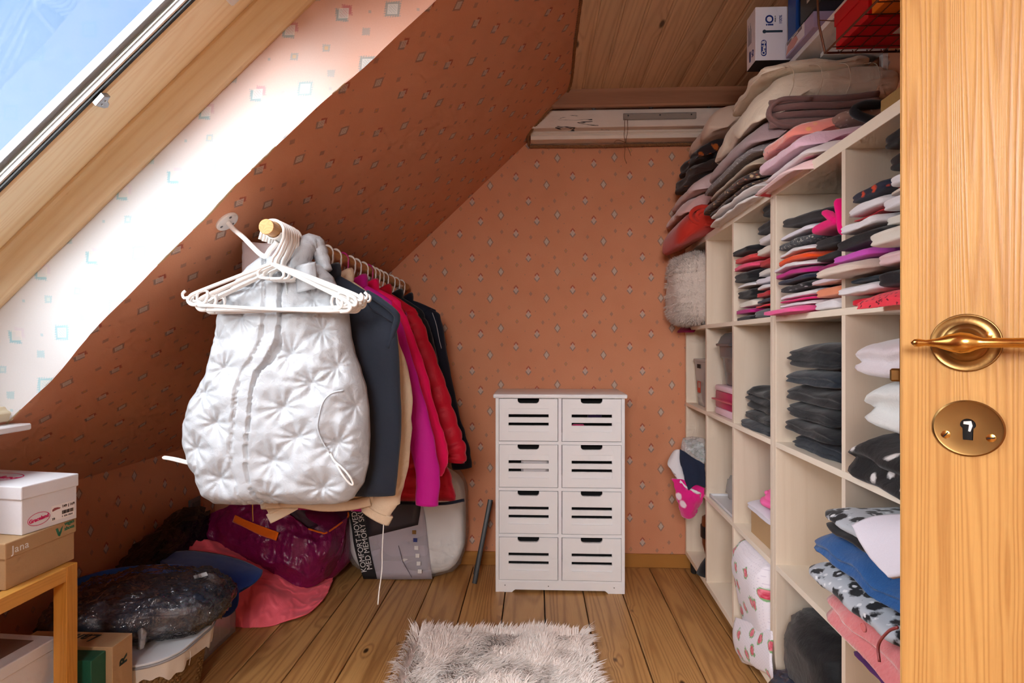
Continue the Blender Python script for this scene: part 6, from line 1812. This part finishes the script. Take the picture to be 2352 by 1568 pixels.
# layered near end of the quilt
for k_, (zz, r_) in enumerate(((0.018, 0.013), (0.042, 0.011), (0.066, 0.011), (0.086, 0.010))):
    part('layer_edge', tube(spline([(0.055, -0.248, zz * 0.9), (0.14, -0.254, zz), (0.25, -0.254, zz * 0.96 + 0.002), (0.36, -0.250, zz + 0.010)], 16), r_, 8, flat=(r_, 0.012)), MAUVE_D, mq, smooth='all')
part('fold_loop', tube(spline([(0.16, -0.256, 0.010), (0.085, -0.258, 0.010), (0.050, -0.256, 0.044), (0.080, -0.258, 0.082), (0.17, -0.256, 0.084)], 24), 0.01, 8, flat=(0.008, 0.014)), MAUVE_D, mq, smooth='all')
dv = thing('cream_duvet', 'puffy cream duvet folded on top of the mauve quilt', 'duvet', M=MSH @ Matrix.Translation((-0.050, 1.93, ZT + 0.257)), group='bedding on the shelf top')
part('fold', slab(0.43, 0.46, 0.115, seed=73, layers=1, sag=0.085, wr=0.016, nose=0.9, nu=56, nv=34), DUVET, dv, smooth='all')
part('upper_fold', mv(0.035, -0.02, 0.105, slab(0.33, 0.36, 0.045, seed=74, layers=2, sag=0.01, wr=0.012, nose=0.8, nu=44, nv=26)), DUVET, dv, smooth='all')
# seams of the duvet
for k_, uu in enumerate((0.10, 0.18, 0.26, 0.34)):
    part('stitch_line', tube(spline([(uu, -0.226, 0.012), (uu + 0.012, -0.233, 0.055), (uu + 0.004, -0.226, 0.100), (uu - 0.01, -0.18, 0.122)], 12), 0.0009, 5), cloth('duvet_seam', srgb(216, 198, 174)), dv, smooth='all')
# near pile
PINKT = cloth('pink_terry', srgb(236, 196, 214), srgb(218, 172, 196), weave=200, bump=0.7, sheen=0.7)
UNIC = spotted('pink_white_fleece', srgb(236, 226, 228), [(srgb(236, 60, 150), 9, 0.34), (srgb(226, 20, 70), 12, 0.18), (srgb(240, 196, 60), 15, 0.10)], distort=0.2)
STRP = spotted('coral_striped', srgb(250, 214, 214), [(srgb(226, 66, 84), 24, 0.30)], stretch=(0.15, 0.1, 3.4), distort=0.0)
CORF = spotted('coral_fleece', srgb(248, 146, 132), [(srgb(190, 40, 76), 22, 0.16), (srgb(150, 196, 200), 18, 0.12), (srgb(250, 178, 110), 20, 0.14)], distort=0.1, bump=0.6, sheen=0.8)
lay('striped_blanket', 'coral and white striped blanket curling over the shelf edge', 'blanket', STRP, -0.060, 1.43, 1.718, ZT, 0.022, seed=81, layers=3, sag=0.034, groove=0.2)
lay('fleece_blanket', 'white and bright pink fleece above the striped blanket', 'blanket', UNIC, -0.036, 1.40, 1.70, ZT + 0.0225, 0.026, seed=82, layers=3, sag=0.024)
lay('bath_towel', 'pale pink terry towel under the coral fleece', 'towel', PINKT, -0.050, 1.43, 1.705, ZT + 0.0490, 0.042, seed=83, layers=2, sag=0.030, wr=0.008, nose=0.9)
lay('fleece_blanket', 'coral fleece blanket with coloured dots on the pink towel', 'blanket', CORF, -0.046, 1.475, 1.705, ZT + 0.0915, 0.044, seed=84, layers=2, sag=0.030, wr=0.010, nose=0.9)
kn = thing('knit_throw', 'brown knitted throw with black border beside the coral fleece', 'blanket', M=MSH @ Matrix.Translation((0.070, 1.512, ZT + 0.0915)), group='bedding on the shelf top')
part('fold', slab(0.25, 0.15, 0.044, seed=85, layers=1, sag=0.0, wr=0.006), spotted('brown_lace_knit', srgb(146, 116, 104), [(srgb(190, 166, 156), 90, 0.22)], distort=0.4), kn, smooth='all')
part('black_border', tube(spline([(0.22, -0.078, -0.010), (0.12, -0.082, -0.012), (0.05, -0.082, 0.004), (0.022, -0.080, 0.024), (0.050, -0.078, 0.038), (0.09, -0.072, 0.040)], 24), 0.012, 8, flat=(0.009, 0.014)), ccol('black', PAL['black']), kn, smooth='all')
cbt = thing('cardboard_box', 'olive brown cardboard box on the shelf top beside the door', 'box', M=MSH @ Matrix.Translation((0.055, 1.075, ZT)))
CARD2 = cloth('olive_card', srgb(162, 130, 82), srgb(144, 112, 66), weave=200, bump=0.04, rough=0.7, sheen=0, fold=0.03)
part('box_body', bx(0.003, 0.24, 0.003, 0.172, 0, 0.060, 0.001), CARD2, cbt, smooth=False)
part('lid', bx(0, 0.243, 0, 0.175, 0.034, 0.0635, 0.0015), CARD2, cbt, smooth=False)

# ------------------------------------------------------------------ wall shelf below the ceiling
ws = thing('wall_shelf', 'white wall shelf high under the board ceiling', 'shelf', (0.81, 0.86, 1.975))
part('board', bx(0, 0.25, 0, 1.03, 0, 0.017, 0.001), WHITE_PAINT, ws, smooth=False)
for y in (0.12, 0.90):
    part('bracket', join(bx(0.235, 0.25, y, y + 0.02, -0.10, 0.0), bx(0.06, 0.25, y, y + 0.02, -0.012, 0.0)), WHITE_PAINT, ws, smooth=False)
ZS = 1.9925
ob = thing('toothbrush_box', 'white electric toothbrush box at the far end of the wall shelf', 'box', (0.701, 1.850, ZS))
OBW = plain('pearl_card', srgb(228, 226, 236), 0.4)
part('carton', bx(0, 0.175, 0, 0.075, 0, 0.172, 0.0015), OBW, ob, smooth=False)
part('dark_base', bx(0.0005, 0.1745, 0.0005, 0.0745, -0.0002, 0.001), INK, ob, smooth=False)
FN = lambda x, z: frame((x, -0.0004, z), (1, 0, 0), (0, 0, 1))
UPT = rz(PI / 2)
part('brand_pill', tf(FN(0.026, 0.040), prism(rrect(0.0085, 0.026, 0.0085, 6), 0, 0.0004)), BLUE_INK, ob, smooth=False)
text('Oral-B', 0.0165, WHITE_INK, ob, FN(0.026, 0.040) @ Matrix.Translation((0, 0, 0.0005)) @ UPT, bold=0.0004)
text('iO', 0.034, BLUE_INK, ob, FN(0.045, 0.128) @ UPT, bold=0.0008)
text('SERIES 8', 0.0055, INK, ob, FN(0.062, 0.132) @ UPT)
text('100%', 0.013, BLUE_INK, ob, FN(0.079, 0.130) @ UPT)
part('brush_picture', tf(FN(0.0, 0.0), join(bx(0.030, 0.085, 0.089, 0.096, 0, 0.0004), mv(0.028, 0.0925, 0, lathe([(0.006, 0), (0.006, 0.0005)], 16)))), plain('dark_teal_print', srgb(44, 62, 78), 0.4), ob, smooth=False)
FL_ = lambda y, z: frame((-0.0004, y, z), (0, -1, 0), (0, 0, 1))
text('iO', 0.022, BLUE_INK, ob, FL_(0.022, 0.036) @ UPT, bold=0.0004)
part('brand_pill', tf(FL_(0.045, 0.034), prism(rrect(0.006, 0.018, 0.006, 6), 0, 0.0004)), BLUE_INK, ob, smooth=False)
part('small_print', tf(FL_(0.0, 0.0), join(*[bx(-0.060 + k_ * 0.005, -0.0575 + k_ * 0.005, 0.075, 0.145 - 0.012 * (k_ % 3), 0, 0.0003) for k_ in range(6)])), plain('grey_print', srgb(150, 150, 164), 0.6), ob, smooth=False)
lv = thing('photo_box', 'flat lilac picture box beneath the dark green box', 'box', (0.792, 1.660, ZS))
part('carton', bx(0, 0.20, 0, 0.180, 0, 0.046, 0.001), plain('lilac_card', srgb(176, 160, 196), 0.4), lv, smooth=False)
part('picture', bx(-0.0006, 0.0, 0.055, 0.176, 0.006, 0.0455), plain('picture_white', srgb(232, 228, 236), 0.4), lv, smooth=False)
part('picture_figure', tf(frame((-0.0008, 0.115, 0.022), (0, -1, 0), (0, 0, 1)), prism([(-0.060, -0.015), (-0.030, -0.012), (-0.010, -0.016), (0.020, -0.006), (0.010, 0.010), (-0.020, 0.016), (-0.050, 0.008)], 0, 0.0004)), plain('picture_rose', srgb(214, 150, 140), 0.5), lv, smooth=False)
part('title_strip', bx(-0.0009, -0.0005, 0.070, 0.170, 0.034, 0.044), plain('grey_brown_print', srgb(116, 104, 108), 0.5), lv, smooth=False)
text('Decorative', 0.0095, WHITE_INK, lv, frame((-0.0012, 0.115, 0.039), (0, -1, 0), (0, 0, 1)))
bk = single('blue_box', bx(0, 0.17, 0, 0.055, 0, 0.150, 0.001), plain('blue_card', srgb(26, 70, 146), 0.45), 'plain blue box standing next to the toothbrush box', 'box', (0.794, 1.775, ZS + 0.047), smooth=False)
dg = thing('dark_green_box', 'dark green box with barcode label on the lilac box', 'box', (0.790, 1.612, ZS + 0.0465))
part('carton', bx(0, 0.21, 0, 0.125, 0, 0.150, 0.001), plain('bottle_green_card', srgb(20, 34, 32), 0.4), dg, smooth=False)
lb2 = part('barcode_label', tf(frame((-0.0005, 0.060, 0.085), (0, -1, 0), (0, 0, 1)), bx(-0.022, 0.022, -0.045, 0.06, 0, 0.0005)), plain('label_pale', srgb(190, 192, 186), 0.6), dg, smooth=False)
part('barcode', tf(frame((-0.0012, 0.060, 0.085), (0, -1, 0), (0, 0, 1)), join(*[bx(-0.018, -0.002, -0.038 + k_ * 0.0042, -0.0365 + k_ * 0.0042 + 0.0012 * (k_ % 3 == 0), 0, 0.0004) for k_ in range(20)])), INK, lb2, smooth=False)
text('CC', 0.016, INK, lb2, frame((-0.0014, 0.048, 0.080), (0, -1, 0), (0, 0, 1)) @ UPT)
# hanging wire basket with a red shoe box and a candle box
wk = thing('wire_basket', 'bronze wire basket hooked under the wall shelf', 'basket', (0.745, 1.06, 1.838))
BRZ = plain('bronze_wire', srgb(122, 92, 76), 0.35, 0.9)
WX, WY = 0.285, 0.44
part('bottom_rim', tube([(0, 0, 0), (WX, 0, 0), (WX, WY, 0), (0, WY, 0)], 0.0030, 6, closed=True), BRZ, wk)
for k_ in range(9):
    part('cross_wire', tube([(0.0, 0.03 + k_ * 0.0475, 0), (WX, 0.03 + k_ * 0.0475, 0)], 0.0013, 5), BRZ, wk)
for k_ in range(7):
    x = 0.035 + k_ * 0.036
    part('long_wire', tube([(x, 0, -0.0015), (x, WY, -0.0015), (x, WY + 0.004, 0.008)], 0.0013, 5), BRZ, wk)
for y in (0.0, WY):
    part('end_frame', tube([(0, y, 0), (-0.016, y, 0.075), (-0.020, y, 0.150), (-0.010, y, 0.158), (0.055, y, 0.158), (0.12, y, 0.158)], 0.0028, 6), BRZ, wk)
    part('end_wire', tube([(-0.017, y, 0.085), (0.060, y, 0.080), (WX, y, 0.075)], 0.0014, 5), BRZ, wk)
part('back_rail', tube([(WX, 0, 0.078), (WX, WY, 0.078)], 0.0016, 5), BRZ, wk)
rbx = thing('red_shoe_box', 'bright red shoe box lying in the wire basket', 'box', (0.763, 1.343, 1.8405))
REDC = plain('bright_red_card', srgb(206, 14, 34), 0.4)
part('box_body', bx(0.003, 0.250, 0.003, 0.145, 0, 0.088, 0.001), REDC, rbx, smooth=False)
part('lid', bx(0, 0.253, 0, 0.148, 0.058, 0.092, 0.001), REDC, rbx, smooth=False)
part('bottom_label', bx(0.10, 0.19, 0.020, 0.075, -0.0003, 0.0002), PAPERW, rbx, smooth=False)
cnd = thing('candle_box', 'orange candle box in front of the red shoe box', 'box', (0.768, 1.10, 1.8405))
part('carton', bx(0, 0.24, 0, 0.236, 0, 0.112, 0.001), plain('orange_card', srgb(236, 120, 20), 0.4), cnd, smooth=False)
part('white_corner', bx(-0.0004, 0.05, -0.0004, 0.12, 0.0, 0.1124), PAPERW, cnd, smooth=False)
text('DECORATIVE\nCANDLES', 0.019, WHITE_INK, cnd, frame((-0.0006, 0.178, 0.062), (0, 1, 0), (0, 0, -1)), bold=0.0003)

# hook strip on the beam with a tied string
hk = thing('hook_strip', 'clear hook strip on the beam with a string bow hanging down', 'hook', (0.405, 2.660, 2.128))
part('strip', bx(0, 0.335, -0.002, 0.010, 0, 0.028, 0.001), clear('strip_plastic', (0.78, 0.72, 0.66, 1), 0.04, 0.2, milk=0.18), hk, smooth=False)
for x in (0.022, 0.168, 0.312):
    part('screw', tf(frame((x, -0.002, 0.017), (1, 0, 0), (0, 0, 1)), lathe([(0.0035, 0), (0.0035, 0.0012), (0.001, 0.002)], 10)), plain('dark_screw', srgb(52, 40, 38), 0.5), hk)
TW = plain('brown_twine', srgb(118, 78, 48), 0.8)
for pts in ([(0.006, -0.006, 0.0), (0.005, -0.008, -0.04), (0.003, -0.01, -0.085), (0.008, -0.01, -0.112)], [(0.018, -0.006, 0.0), (0.019, -0.008, -0.05), (0.010, -0.01, -0.110)], [(0.008, -0.01, -0.110), (-0.022, -0.012, -0.100), (-0.042, -0.012, -0.108), (-0.030, -0.012, -0.122), (0.008, -0.01, -0.112)], [(0.010, -0.01, -0.112), (0.020, -0.010, -0.135), (0.034, -0.010, -0.172)], [(0.008, -0.01, -0.112), (0.006, -0.010, -0.150), (0.004, -0.010, -0.180), (0.014, -0.010, -0.208)]):
    part('string', tube(spline(pts, 14), 0.0012, 5), TW, hk, smooth='all')
